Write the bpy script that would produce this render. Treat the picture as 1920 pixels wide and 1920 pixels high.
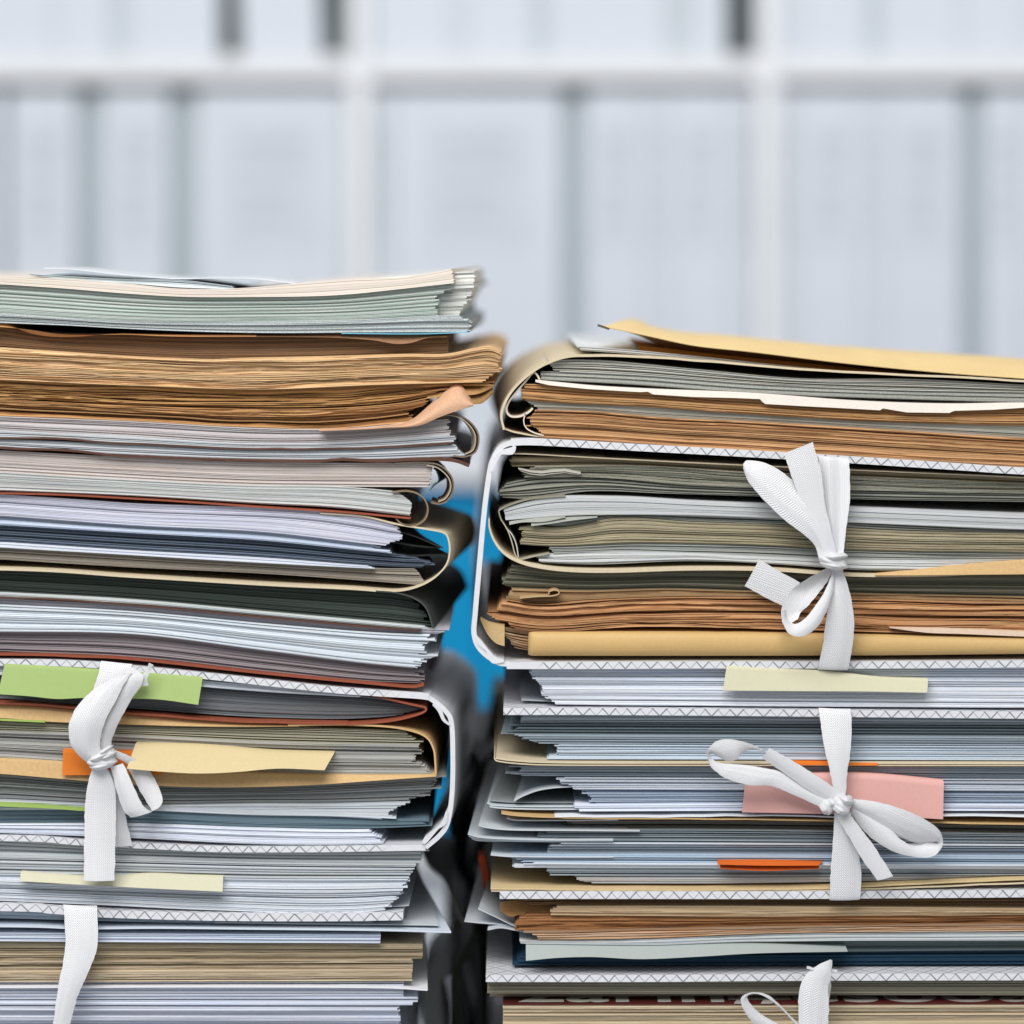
import bpy, math
import numpy as np

# ------------------------------------------------------------------ camera, world, lights
for o in list(bpy.data.objects): bpy.data.objects.remove(o)
SC = bpy.context.scene
PX = 0.0002            # one photo pixel at the front of the stacks = 0.2 mm
HOR = 480              # photo row at camera height
CAMZ = 1.154
DF = 1.2               # camera to stack fronts
def W(px, py, d=0.0):  # d in mm, positive = away from the camera
    return ((px-960)*PX, d*0.001, CAMZ+(HOR-py)*PX)
cam = bpy.data.cameras.new('camera'); co = bpy.data.objects.new('camera', cam)
SC.collection.objects.link(co); SC.camera = co
co.location = (0, -DF, CAMZ); co.rotation_euler = (math.pi/2, 0, 0)
cam.sensor_width = 36; cam.lens = 36*DF/(1920*PX)
cam.shift_x = 0; cam.shift_y = -(960-HOR)/1920
cam.clip_start = 0.05; cam.clip_end = 60
cam.dof.use_dof = True; cam.dof.focus_distance = DF-0.002; cam.dof.aperture_fstop = 4.3
wd = bpy.data.worlds.new('World'); SC.world = wd; wd.use_nodes = True
bg = wd.node_tree.nodes['Background']; bg.inputs[0].default_value = (0.92, 0.96, 1.0, 1); bg.inputs[1].default_value = 0.46
SC.view_settings.view_transform = 'Standard'; SC.view_settings.look = 'None'
SC.view_settings.exposure = 0.0; SC.view_settings.gamma = 1; SC.view_settings.use_curve_mapping = False
def area(name, loc, target, size, power, col):
    l = bpy.data.lights.new(name, 'AREA'); l.shape = 'RECTANGLE'; l.size, l.size_y = size; l.energy = power; l.color = col
    o = bpy.data.objects.new(name, l); SC.collection.objects.link(o); o.location = loc
    import mathutils
    o.rotation_euler = (mathutils.Vector(target)-mathutils.Vector(loc)).to_track_quat('-Z', 'Y').to_euler()
area('key_softbox', (-0.30, -1.0, CAMZ+0.92), (0.0, 0.05, CAMZ-0.15), (1.3, 0.8), 27, (1.0, 0.975, 0.95))
area('shelf_softbox', (0.1, 0.35, CAMZ+0.40), (0.0, 1.45, CAMZ+0.02), (2.4, 0.3), 6.2, (0.96, 0.985, 1.0))  # added fill lamp out of view, brightens the shelves

# ------------------------------------------------------------------ materials
def lin(c):
    return tuple((v/255/12.92 if v/255 <= .04045 else ((v/255+.055)/1.055)**2.4) for v in c)
class NT:
    def __init__(s, name):
        s.m = bpy.data.materials.new(name); s.m.use_nodes = True; s.t = s.m.node_tree; s.b = s.t.nodes['Principled BSDF']
    def n(s, ty, **kw):
        x = s.t.nodes.new(ty)
        for k, v in kw.items(): setattr(x, k, v)
        return x
    def l(s, a, b): s.t.links.new(a, b)
    def math(s, op, a, b=None, c=None):
        x = s.n('ShaderNodeMath', operation=op)
        for i, v in enumerate((a, b, c)):
            if v is None: continue
            if isinstance(v, (int, float)): x.inputs[i].default_value = v
            else: s.l(v, x.inputs[i])
        return x.outputs[0]
    def mix(s, f, a, b, mode='MIX'):
        x = s.n('ShaderNodeMix', data_type='RGBA', blend_type=mode)
        for i, v in ((0, f), (6, a), (7, b)):
            if isinstance(v, tuple): x.inputs[i].default_value = v+(1,)
            elif isinstance(v, (int, float)): x.inputs[i].default_value = v
            else: s.l(v, x.inputs[i])
        return x.outputs[2]
_mc = {}
def edge_mat(col, line=.22, fib=.08, rough=.75, dots=0, var=None):
    """cut edges of many sheets: fine lines that follow the sheets (UV v) plus per-sheet tint"""
    if col[0]-col[2] > 45:
        m_ = sum(col)/3; col = tuple(int((c+(m_-c)*.15)*1.0) for c in col)
    if col[2] > col[0]:
        m_ = sum(col)/3; col = tuple(int(c+(m_-c)*.18) for c in col)
    key = ('e', col, line, fib, dots, var)
    if key in _mc: return _mc[key]
    N = NT('paper_edges'); base = lin(col)
    uv = N.n('ShaderNodeUVMap', uv_map='UVMap')
    def noise(sx, sy, det, dist=0):
        mp = N.n('ShaderNodeMapping'); mp.inputs[3].default_value = (sx, sy, 1); N.l(uv.outputs[0], mp.inputs[0])
        z = N.n('ShaderNodeTexNoise', noise_dimensions='2D'); z.inputs['Scale'].default_value = 1; z.inputs['Detail'].default_value = det
        N.l(mp.outputs[0], z.inputs[0]); return z.outputs[0]
    n1 = noise(.0018, .6, 2); fib = min(fib, .05); line = min(line, .28)*(.75 if col[0]-col[2] < 20 else 1); n2 = noise(.05, .8, 2); n3 = noise(.006, .08, 2)
    at = N.n('ShaderNodeAttribute', attribute_name='tint')
    def rng(v, lo, hi):
        r = N.n('ShaderNodeMapRange'); r.inputs[1].default_value = .3; r.inputs[2].default_value = .7
        r.inputs[3].default_value = lo; r.inputs[4].default_value = hi; N.l(v, r.inputs[0]); return r.outputs[0]
    f = N.math('MULTIPLY', rng(n1, 1-line, 1+line*.6), rng(n2, 1-fib, 1+fib))
    f = N.math('MULTIPLY', f, at.outputs['Fac'])
    if dots:
        d = noise(.45, .5, 1); f = N.math('MULTIPLY', f, rng(d, 1-dots, 1+dots*.3))
    cc = N.n('ShaderNodeCombineColor')
    for i in range(3): N.l(f, cc.inputs[i])
    b2 = lin(var) if var else tuple(min(1, v*k) for v, k in zip(base, (.93, .98, 1.035)))
    c = N.mix(rng(n3, 0, 1), base, b2)
    c = N.mix(1.0, c, cc.outputs[0], 'MULTIPLY')
    N.l(c, N.b.inputs['Base Color']); N.b.inputs['Roughness'].default_value = rough
    N.b.inputs['Specular IOR Level'].default_value = .2
    bp = N.n('ShaderNodeBump'); bp.inputs['Strength'].default_value = .5; bp.inputs['Distance'].default_value = .0003
    N.l(n1, bp.inputs['Height']); N.l(bp.outputs[0], N.b.inputs['Normal'])
    _mc[key] = N.m; return N.m
def sheet_mat(col, rough=.7, grain=.06, spec=.25, name='paper_sheet', bump=.15, translucent=0):
    key = ('s', col, rough, grain, name)
    if key in _mc: return _mc[key]
    N = NT(name); base = lin(col)
    tc = N.n('ShaderNodeTexCoord')
    z = N.n('ShaderNodeTexNoise'); z.inputs['Scale'].default_value = 900; z.inputs['Detail'].default_value = 3; N.l(tc.outputs['Object'], z.inputs[0])
    z2 = N.n('ShaderNodeTexNoise'); z2.inputs['Scale'].default_value = 25; z2.inputs['Detail'].default_value = 4; N.l(tc.outputs['Object'], z2.inputs[0])
    s_ = N.math('ADD', N.math('MULTIPLY', z.outputs[0], .5), N.math('MULTIPLY', z2.outputs[0], .5))
    r = N.n('ShaderNodeMapRange'); r.inputs[1].default_value = .35; r.inputs[2].default_value = .65
    r.inputs[3].default_value = 1-grain*1.5; r.inputs[4].default_value = 1+grain; N.l(s_, r.inputs[0])
    cc = N.n('ShaderNodeCombineColor')
    for i in range(3): N.l(r.outputs[0], cc.inputs[i])
    N.l(N.mix(1.0, base, cc.outputs[0], 'MULTIPLY'), N.b.inputs['Base Color'])
    N.b.inputs['Roughness'].default_value = rough; N.b.inputs['Specular IOR Level'].default_value = spec
    bp = N.n('ShaderNodeBump'); bp.inputs['Strength'].default_value = bump; bp.inputs['Distance'].default_value = .0003
    N.l(z.outputs[0], bp.inputs['Height']); N.l(bp.outputs[0], N.b.inputs['Normal'])
    _mc[key] = N.m; return N.m
def board_mat(phase=0.0, vo=0.0, p=23.4):
    """white binder board printed with a lattice of crossing grey lines"""
    N = NT('patterned_board')
    uv = N.n('ShaderNodeUVMap', uv_map='UVMap'); sp = N.n('ShaderNodeSeparateXYZ'); N.l(uv.outputs[0], sp.inputs[0])
    u = sp.outputs[0]; v = N.math('ADD', N.math('MULTIPLY', sp.outputs[1], .93), .4+vo*.12)
    wob = N.n('ShaderNodeTexNoise', noise_dimensions='2D'); wob.inputs['Scale'].default_value = .012; N.l(uv.outputs[0], wob.inputs[0])
    u = N.math('ADD', u, N.math('MULTIPLY', wob.outputs[0], 6.0))
    masks = []
    for sgn in (1, -1):
        a = N.math('DIVIDE', N.math('ADD', N.math('MULTIPLY', v, sgn), u), p)
        a = N.math('ADD', a, phase+200)
        fr = N.math('FRACT', a)
        d = N.math('ABSOLUTE', N.math('SUBTRACT', fr, .5))
        par = N.math('FRACT', N.math('MULTIPLY', N.math('FLOOR', a), .5))      # 0 or .5
        w = N.math('ADD', N.math('MULTIPLY', par, .035), .055)
        m = N.math('LESS_THAN', d, w)
        st = N.math('ADD', N.math('MULTIPLY', par, .6), .5)
        masks.append(N.math('MULTIPLY', m, st))
    msk = N.math('MAXIMUM', masks[0], masks[1])
    z = N.n('ShaderNodeTexNoise', noise_dimensions='2D'); z.inputs['Scale'].default_value = .06; z.inputs['Detail'].default_value = 4; N.l(uv.outputs[0], z.inputs[0])
    ink = N.math('MULTIPLY', msk, N.math('ADD', N.math('MULTIPLY', z.outputs[0], .5), .6))
    white = N.mix(z.outputs[0], lin((212, 214, 220)), lin((226, 227, 231)))
    # printed only on the far part, plain at the spine: controlled by the 'ink' attribute
    at = N.n('ShaderNodeAttribute', attribute_name='ink')
    ink = N.math('MULTIPLY', ink, at.outputs['Fac'])
    N.l(N.mix(ink, white, lin((66, 74, 82))), N.b.inputs['Base Color'])
    N.b.inputs['Roughness'].default_value = .42; N.b.inputs['Specular IOR Level'].default_value = .4
    return N.m
def ribbon_mat():
    N = NT('woven_cotton_tape')
    uv = N.n('ShaderNodeUVMap', uv_map='UVMap'); sp = N.n('ShaderNodeSeparateXYZ'); N.l(uv.outputs[0], sp.inputs[0])
    u, v = sp.outputs[0], sp.outputs[1]                 # u across 0..50, v along
    tri = N.math('ABSOLUTE', N.math('SUBTRACT', N.math('FRACT', N.math('DIVIDE', u, 16.0)), .5))
    a = N.math('SINE', N.math('MULTIPLY', N.math('ADD', v, N.math('MULTIPLY', tri, 22.0)), 1.35))
    b = N.math('SINE', N.math('MULTIPLY', u, 2.1))
    h = N.math('ADD', N.math('MULTIPLY', a, .6), N.math('MULTIPLY', b, .35))
    z = N.n('ShaderNodeTexNoise', noise_dimensions='2D'); z.inputs['Scale'].default_value = .5; z.inputs['Detail'].default_value = 3; N.l(uv.outputs[0], z.inputs[0])
    h = N.math('ADD', h, N.math('MULTIPLY', z.outputs[0], .8))
    r = N.n('ShaderNodeMapRange'); r.inputs[1].default_value = -.6; r.inputs[2].default_value = 1.2; r.inputs[3].default_value = 0; r.inputs[4].default_value = 1; N.l(h, r.inputs[0])
    N.l(N.mix(r.outputs[0], lin((219, 221, 226)), lin((248, 248, 250))), N.b.inputs['Base Color'])
    bp = N.n('ShaderNodeBump'); bp.inputs['Strength'].default_value = .6; bp.inputs['Distance'].default_value = .0003
    N.l(h, bp.inputs['Height']); N.l(bp.outputs[0], N.b.inputs['Normal'])
    N.b.inputs['Roughness'].default_value = .85; N.b.inputs['Specular IOR Level'].default_value = .15
    N.b.inputs['Sheen Weight'].default_value = .15
    return N.m

# ------------------------------------------------------------------ mesh helpers
class MB:
    def __init__(s): s.v = []; s.f = []; s.uv = []; s.t = []; s.ink = []; s.nv = 0
    def grid(s, P, UV, tint=1.0, flip=False, ink=None):
        m, n = P.shape[:2]; idx = np.arange(m*n).reshape(m, n)+s.nv
        q = np.stack([idx[:-1, :-1], idx[1:, :-1], idx[1:, 1:], idx[:-1, 1:]], -1).reshape(-1, 4)
        if flip: q = q[:, ::-1]
        s.v.append(P.reshape(-1, 3)); s.uv.append(UV.reshape(-1, 2)); s.f.append(q); s.nv += m*n
        s.t.append(np.full(m*n, tint)); s.ink.append(np.ones(m*n) if ink is None else np.broadcast_to(ink, (m, n)).reshape(-1))
    def build(s, name, mat, parent=None, smooth=True, loc=None):
        V = np.concatenate(s.v); F = np.concatenate(s.f); U = np.concatenate(s.uv); T = np.concatenate(s.t); I = np.concatenate(s.ink)
        off = np.zeros(3)
        if parent is not None: off = np.array(parent.location)
        elif loc is None: off = np.array([V[:, 0].mean(), V[:, 1].min(), V[:, 2].min()])
        me = bpy.data.meshes.new(name)
        me.vertices.add(len(V)); me.vertices.foreach_set('co', (V-off).astype(np.float32).ravel())
        me.loops.add(F.size); me.loops.foreach_set('vertex_index', F.astype(np.int32).ravel())
        me.polygons.add(len(F)); me.polygons.foreach_set('loop_start', np.arange(0, F.size, 4, dtype=np.int32))
        me.polygons.foreach_set('loop_total', np.full(len(F), 4, np.int32))
        me.polygons.foreach_set('use_smooth', np.full(len(F), smooth))
        me.update(calc_edges=True)
        ul = me.uv_layers.new(name='UVMap'); ul.data.foreach_set('uv', U[F.ravel()].astype(np.float32).ravel())
        a = me.attributes.new('tint', 'FLOAT', 'POINT'); a.data.foreach_set('value', T.astype(np.float32))
        a = me.attributes.new('ink', 'FLOAT', 'POINT'); a.data.foreach_set('value', I.astype(np.float32))
        me.materials.append(mat); me.validate()
        o = bpy.data.objects.new(name, me); SC.collection.objects.link(o)
        if parent is not None: o.parent = parent
        else: o.location = off
        return o
def tag(o, label, cat, group=None, kind=None):
    if label: o['label'] = label
    if cat: o['category'] = cat
    if group: o['group'] = group
    if kind: o['kind'] = kind
    return o
def thing(name, label, cat, loc, group=None):
    o = bpy.data.objects.new(name, None); SC.collection.objects.link(o); o.location = loc; o.empty_display_size = .02
    return tag(o, label, cat, group)
def ev(pts, x):
    """smooth curve through (x, y) points, flat beyond the ends"""
    if isinstance(pts, (int, float)): return np.full(np.shape(x), float(pts))
    p = np.array(sorted(pts), float); X, Y = p[:, 0], p[:, 1]
    if len(X) < 3: return np.interp(x, X, Y)
    h = np.diff(X); d = np.diff(Y)/h; m = np.zeros(len(X)); m[1:-1] = (d[:-1]*h[1:]+d[1:]*h[:-1])/(h[:-1]+h[1:]); m[0] = d[0]; m[-1] = d[-1]
    xx = np.clip(x, X[0], X[-1]); i = np.clip(np.searchsorted(X, xx)-1, 0, len(h)-1); t = (xx-X[i])/h[i]
    r = (2*t**3-3*t**2+1)*Y[i]+(t**3-2*t**2+t)*h[i]*m[i]+(-2*t**3+3*t**2)*Y[i+1]+(t**3-t**2)*h[i]*m[i+1]
    return r
def cr(P, k=10):
    """catmull-rom through points (any dimension)"""
    P = np.array(P, float); n = len(P)
    if n < 3: return np.stack([P[0]+(P[-1]-P[0])*t for t in np.linspace(0, 1, k)])
    Q = np.vstack([2*P[0]-P[1], P, 2*P[-1]-P[-2]]); out = []
    for i in range(1, n):
        a, b, c, d = Q[i-1], Q[i], Q[i+1], Q[i+2]
        for t in np.linspace(0, 1, k, endpoint=False):
            out.append(.5*((2*b)+(-a+c)*t+(2*a-5*b+4*c-d)*t*t+(-a+3*b-3*c+d)*t**3))
    out.append(P[-1]); return np.array(out)
def smooth_noise(rs, x, wl, amp):
    g = np.arange(x.min()-wl*2, x.max()+wl*3, wl); v = rs.normal(0, amp, len(g)); return np.interp(x, g, v) if wl < 14 else ev(list(zip(g, v)), x)
def to3(x, y, d):
    x, y, d = np.broadcast_arrays(np.asarray(x, float), np.asarray(y, float), np.asarray(d, float))
    return np.stack([(x-960)*PX, d*.001, CAMZ+(HOR-y)*PX], -1)

_seed = [10]
def bundle_into(mb, top, bot, L, R, lt=2.4, set=0., jit=.35, walk=.8, rag=5, gap=.25, wave=.0, tear=0., tint=.07, depth=205, back=(0, 0), step=None, clump=.15, thin=None):
    """many thin leaves between two height curves; every leaf is a closed slab with its own front, ends and tint"""
    _seed[0] += 1; rs = np.random.RandomState(_seed[0])
    xl0 = L if isinstance(L, (int, float)) else min(p[1] for p in L); xr0 = R if isinstance(R, (int, float)) else max(p[1] for p in R)
    vis0, vis1 = max(xl0-30, -60), min(xr0+30, 1980)
    st = step or (7 if tear else 22)
    xs = np.arange(vis0, vis1+st, st)
    lt = lt*(.68 if not tear else .62); jit = jit*(1.0 if wave >= .5 else .5); gap = gap*(1.0 if wave >= .5 else .38); walk = walk*(1 if tear or wave else .75); tear = tear*.6; hs = np.mean(ev(bot, xs)-ev(top, xs)); n = max(1, int(round(hs/lt)))
    th = rs.uniform(.6, 1.4, n); th[rs.rand(n) < clump] *= 1.9; tt = np.concatenate([[0], np.cumsum(th)/th.sum()])
    drift = 0.; prevend = 0.; gx = np.arange(vis0-200, vis1+260, 12.); wn = lambda: smooth_noise(rs, gx, 75, wave)+smooth_noise(rs, gx, 240, wave*1.3)
    wv0 = wn()*.5 if wave else None; wv1 = None
    for i in range(n):
        t0, t1 = tt[i], tt[i+1]
        drift = drift*.75+rs.normal(0, walk)
        if rs.rand() < .35: prevend = rs.normal(0, rag)
        tm = (t0+t1)/2
        xl = float(ev(L, tm)) if not isinstance(L, (int, float)) else L
        xr = float(ev(R, tm)) if not isinstance(R, (int, float)) else R
        el = prevend*(1 if L_open(xl0) else 0)+rs.normal(0, rag*.25)*(1 if L_open(xl0) else 0)
        er = prevend*(1 if R_open(xr0) else 0)+rs.normal(0, rag*.25)*(1 if R_open(xr0) else 0)
        a, b = xl+el, xr+er
        x = xs[(xs > a+st*.4) & (xs < b-st*.4)]
        x = np.concatenate([[a], x, [b]])
        T, B = ev(top, x), ev(bot, x)
        H = B-T
        y0 = T+H*t0; y1 = T+H*t1
        if wave:
            wv1 = wv0*.8+wn()*.42
            y0 = y0+np.interp(x, gx, wv0)*min(1, i*.5); y1 = y1+np.interp(x, gx, wv1)*min(1, (n-1-i)*.5)
            if rs.rand() < .3: wv1 = wv1+np.abs(wn())*.28
            wv0 = wv1; y1 = np.maximum(y1, y0+.5)
        g = (y1-y0)*(rs.uniform(.2, .6) if rs.rand() < gap else .04)
        y1b = y1-g
        f = set+abs(drift)*1.0+abs(rs.normal(0, jit))+smooth_noise(rs, x, 130, jit*.35)
        if tear: f = f+np.abs(smooth_noise(rs, x, 9, tear*.35))+np.abs(smooth_noise(rs, x, 60, tear*1.2))
        tn = 1+rs.normal(0, tint*(1.5 if tear else 1))
        rows = (0, .06, 1.0); dk = [0, back[0]*.06, back[0]]; dl = [0, back[1]*.06, back[1]]
        yaw = rs.normal(0, rag*.5)
        bl, br = (back[1] if L_open(xl0) else 0), (back[0] if R_open(xr0) else 0)
        s_ = (x-a)/max(1e-6, b-a)
        rowsP0, rowsP1 = [], []
        for r in rows:
            shr = np.clip((s_-.8)/.2, 0, 1)*(br+(yaw if br or R_open(xr0) else 0))*r; shl = np.clip((.2-s_)/.2, 0, 1)*(bl+(yaw if L_open(xl0) else 0))*r
            xx = x+shr+shl; d = f*(1-r)+(depth*r)
            rowsP0.append(to3(xx, y0, d)); rowsP1.append(to3(xx, y1b, d))
        P0 = np.stack(rowsP0); P1 = np.stack(rowsP1)
        vb = i*7.3+rs.rand()*5
        front = np.stack([P0[0], P1[0]]); UVf = np.stack([np.stack([x, np.full_like(x, vb)], -1), np.stack([x, vb+(y1b-y0)], -1)])
        mb.grid(front, UVf, tn)
        ut = lambda o: np.stack([np.stack([x, np.full_like(x, o+r*40)], -1) for r in rows])
        mb.grid(P0[::-1], ut(vb), tn, flip=False)
        mb.grid(P1, ut(vb+3), tn, flip=False)
        for e in (0, -1):
            G = np.stack([P0[:, e], P1[:, e]]); uvv = np.stack([np.stack([np.array(rows)*900, np.full(3, vb)], -1), np.stack([np.array(rows)*900, np.full(3, vb+2)], -1)])
            mb.grid(G, uvv, tn, flip=(e == 0))
def L_open(x): return x > -100
def R_open(x): return x < 2100
EL, ER = -560, 2340
def bundle(name, label, cat, col, top, bot, L, R, group=None, line=.28, fib=.08, dots=0, var=None, **kw):
    mb = MB(); bundle_into(mb, top, bot, L, R, **kw)
    o = mb.build(name, edge_mat(col, line, fib, .78, dots, var)); return tag(o, label, cat, group)

def strip_into(mb, pts, th, depth=205, d0=0., bulge=None, tint=1., k=10, inkx=None, raw=False, nd=7, wob=0., taper=None):
    """a bent board/sheet: centre line in the front plane, thickness th px, running back in depth.
    bulge = (x0, x1, dx, dy): points between x0 and x1 drift by dx, dy towards the back"""
    C = np.array(pts, float) if raw else cr(pts, k)
    if wob:
        rs = np.random.RandomState(int(C[0, 0]*3+C[0, 1]) % 9999)
        s = np.concatenate([[0], np.cumsum(np.hypot(*np.diff(C, axis=0).T))]); C[:, 1] += smooth_noise(rs, s, 40, wob)
    dd = np.gradient(C, axis=0); ln = np.hypot(dd[:, 0], dd[:, 1])+1e-9; nx, ny = dd[:, 1]/ln, -dd[:, 0]/ln
    thv = np.full(len(C), float(th))
    if taper: thv = np.interp(np.linspace(0, 1, len(C)), np.linspace(0, 1, len(taper)), taper)
    A = np.stack([C[:, 0]+nx*thv/2, C[:, 1]+ny*thv/2], -1); B = np.stack([C[:, 0]-nx*thv/2, C[:, 1]-ny*thv/2], -1)
    s = np.concatenate([[0], np.cumsum(ln[1:])])
    ink = np.ones(len(C)) if inkx is None else np.clip((C[:, 0]-inkx[0])/(inkx[1]-inkx[0]), 0, 1)
    rows = np.linspace(0, 1, nd)**1.5
    def shift(Q, r):
        if not bulge: return Q[:, 0], Q[:, 1]
        x0, x1, dx, dy = bulge; w = np.clip((C[:, 0]-x0)/(x1-x0), 0, 1); w = w*w*(3-2*w)
        return Q[:, 0]+w*dx*r, Q[:, 1]+w*dy*r
    def rowset(Q): return np.stack([to3(*shift(Q, r), d0+depth*r) for r in rows])
    PA, PB = rowset(A), rowset(B)
    fr = np.stack([PA[0], PB[0]]); mb.grid(fr, np.stack([np.stack([s, np.zeros_like(s)], -1), np.stack([s, thv], -1)]), tint, ink=ink[None])
    dep = rows*depth*5
    mb.grid(PA[::-1], np.stack([np.stack([s, np.full_like(s, -d)], -1) for d in dep[::-1]]), tint, ink=ink[None])
    mb.grid(PB, np.stack([np.stack([s, thv+d], -1) for d in dep]), tint, ink=ink[None]*0+ink[None]*.0 if inkx is not None else None)
    mb.grid(np.stack([PB[-1], PA[-1]]), np.stack([np.stack([s, np.zeros_like(s)], -1), np.stack([s, thv], -1)]), tint, ink=ink[None])
    for e in (0, -1):
        G = np.stack([PA[:, e], PB[:, e]]); mb.grid(G, np.stack([np.stack([dep, dep*0], -1), np.stack([dep, dep*0+th], -1)]), tint, flip=(e == 0), ink=ink[e])
def strip(name, mat, pts, th, parent=None, **kw):
    mb = MB(); strip_into(mb, pts, th, **kw); return mb.build(name, mat, parent)
def panel_into(mb, top, bot, L, R, dt, db, th=.25, lean=0, n=40, m=8, tail=0, belly=0., rip=0., sharp=False):
    """a sheet seen face on, hanging between two curves at depths dt (top) and db (bottom) mm"""
    tv = np.linspace(0, 1, m); _seed[0] += 1; rs = np.random.RandomState(_seed[0])
    u = np.linspace(0, 1, n); rows = []
    for t in tv:
        a = ev(L, t) if not isinstance(L, (int, float)) else L; b = ev(R, t) if not isinstance(R, (int, float)) else R
        x = a+(b-a)*u; T, B = ev(top, x), (np.interp(x, *zip(*bot)) if sharp else ev(bot, x))
        rows.append(to3(x, T+(B-T)*t, dt+(db-dt)*t-belly*math.sin(math.pi*t)+(rip*np.sin(x*.021)+rip*.5*np.sin(x*.047+1))*t))
    P = np.stack(rows)
    if tail: P = np.concatenate([(P[0]+np.array([0, tail*.001, 0]))[None], P]); tv = np.concatenate([[-.5], tv])
    Q = P+np.array([0, th*.001, -th*.0003])
    uv = np.stack([np.stack([u*300, np.full(n, t*40)], -1) for t in tv])
    mb.grid(P, uv); mb.grid(Q[::-1], uv)
    mb.grid(np.stack([P[-1], Q[-1]]), uv[:2]); mb.grid(np.stack([Q[0], P[0]]), uv[:2])
    for e in (0, -1):
        mb.grid(np.stack([P[:, e], Q[:, e]]), np.stack([uv[:, e], uv[:, e]]), flip=(e == 0))
def panel(name, mat, *a, parent=None, **kw):
    mb = MB(); panel_into(mb, *a, **kw); return mb.build(name, mat, parent)
RM = ribbon_mat()
def tape_into(mb, A, B, k=9, cup=0.6, fold=None, th=.35):
    """woven tape between two edge curves, points (px, py, mm towards camera)"""
    A, B = cr(A, k), cr(B, k); A = A*[1, 1, -1]; B = B*[1, 1, -1]
    w = np.linspace(0, 1, 9); P = []
    mid = (A+B)/2; s = np.concatenate([[0], np.cumsum(np.linalg.norm(np.diff(mid[:, :2], axis=0), axis=1))])
    rs = np.random.RandomState(int(abs(A[0, 0]+B[0, 1])*7) % 9999)
    jA = smooth_noise(rs, s, 7, .5); jB = smooth_noise(rs, s, 7, .5)
    wid = np.hypot(*(B-A)[:, :2].T)
    for q in w:
        C = A+(B-A)*q
        C = C.copy(); C[:, 2] -= cup*math.sin(math.pi*q)*np.minimum(1, wid/30)
        if q < .01: C[:, 0] += jA
        if q > .99: C[:, 0] += jB
        if fold is not None: C[:, 2] += fold*math.cos(q*2*math.pi*1.5)*.5
        P.append(to3(C[:, 0], C[:, 1], C[:, 2]))
    P = np.stack(P); uv = np.stack([np.stack([np.full(len(s), q*50), s], -1) for q in w])
    Q = P+np.array([0, th*.001, 0])
    mb.grid(P, uv); mb.grid(Q[::-1], uv[::-1])
    mb.grid(np.stack([Q[0], P[0]]), uv[:2]); mb.grid(np.stack([P[-1], Q[-1]]), uv[:2])
    for e in (0, -1): mb.grid(np.stack([P[:, e], Q[:, e]]), np.stack([uv[:, e], uv[:, e]]), flip=(e == 0))
def tape(name, parent, A, B, **kw):
    mb = MB(); tape_into(mb, A, B, **kw); return mb.build(name, RM, parent)
def knot(parent, cx, cy, rx, ry, rd, d, ang=0., ridges=3):
    mb = MB(); ca, sa = math.cos(ang), math.sin(ang)
    def blob(ox, oy, rx, ry, rd, off, tw):
        P = np.zeros((25, 41, 3)); uv = np.zeros((25, 41, 2)); c2, s2 = math.cos(ang+tw), math.sin(ang+tw)
        for i, p in enumerate(np.linspace(-math.pi/2+.02, math.pi/2-.02, 25)):
            pr = math.cos(p)**.45; rid = 1+.05*math.sin(p*5+off)
            for j, t in enumerate(np.linspace(0, 2*math.pi, 41)):
                x = rx*pr*rid*math.cos(t); y = ry*math.sin(p)+ry*.35*math.cos(t+off)*math.cos(p); z = rd*pr*rid*math.sin(t)*(1+.1*math.sin(3*t+off))
                P[i, j] = to3(cx+ox*ca-oy*sa+x*c2-y*s2, cy+ox*sa+oy*ca+x*s2+y*c2, d-z); uv[i, j] = (p*18, t*rx)
        mb.grid(P, uv, flip=True)
    blob(0, ry*.1, rx*.94, ry*.62, rd*.9, .4, .10)
    blob(rx*.05, -ry*.48, rx*.80, ry*.42, rd*1.0, 1.6, -.14)
    blob(-rx*.04, ry*.55, rx*.82, ry*.38, rd*.95, 2.6, .16)
    return mb.build('knot', RM, parent)

GL, GR = 'paper bundles in the left pile', 'paper bundles in the right pile'
WHITE = (226, 229, 235); GREY = (178, 180, 180); LILAC = (214, 213, 226); NEWS = (176, 172, 156)

# ------------------------------------------------------------------ table
def box(mb, x0, x1, y0, y1, z0, z1):
    c = np.array([[x, y, z] for x in (x0, x1) for y in (y0, y1) for z in (z0, z1)], float)
    for f, fl in (((0, 1, 3, 2), 0), ((4, 6, 7, 5), 0), ((0, 4, 5, 1), 0), ((2, 3, 7, 6), 0), ((0, 2, 6, 4), 0), ((1, 5, 7, 3), 0)):
        q = c[list(f)]; P = np.array([[q[0], q[3]], [q[1], q[2]]]); mb.grid(P, np.array([[[0, 0], [0, 50]], [[50, 0], [50, 50]]], float), flip=True)
TZ = CAMZ+(HOR-2520)*PX
mb = MB(); box(mb, -.9, .9, -.28, .48, TZ-.03, TZ)
t = thing('table', 'pale grey table under the two piles of papers', 'table', (0, .1, 0))
mb.build('tabletop', sheet_mat((196, 198, 200), .5, .03, name='table_laminate'), t, smooth=False)
for sx in (-.82, .82):
    for sy in (-.2, .4):
        mb = MB(); box(mb, sx-.02, sx+.02, sy-.02, sy+.02, .002, TZ-.031); mb.build('leg', sheet_mat((120, 122, 126), .4, .02, name='leg_metal'), t, smooth=False)
mb = MB(); box(mb, -4, 4, -3, 4, -.05, 0)
o = mb.build('floor', sheet_mat((150, 152, 155), .5, .05, name='floor_vinyl'), smooth=False); o['kind'] = 'structure'
mb = MB(); box(mb, -4, 4, 1.72, 1.8, 0.002, 3.0)
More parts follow.
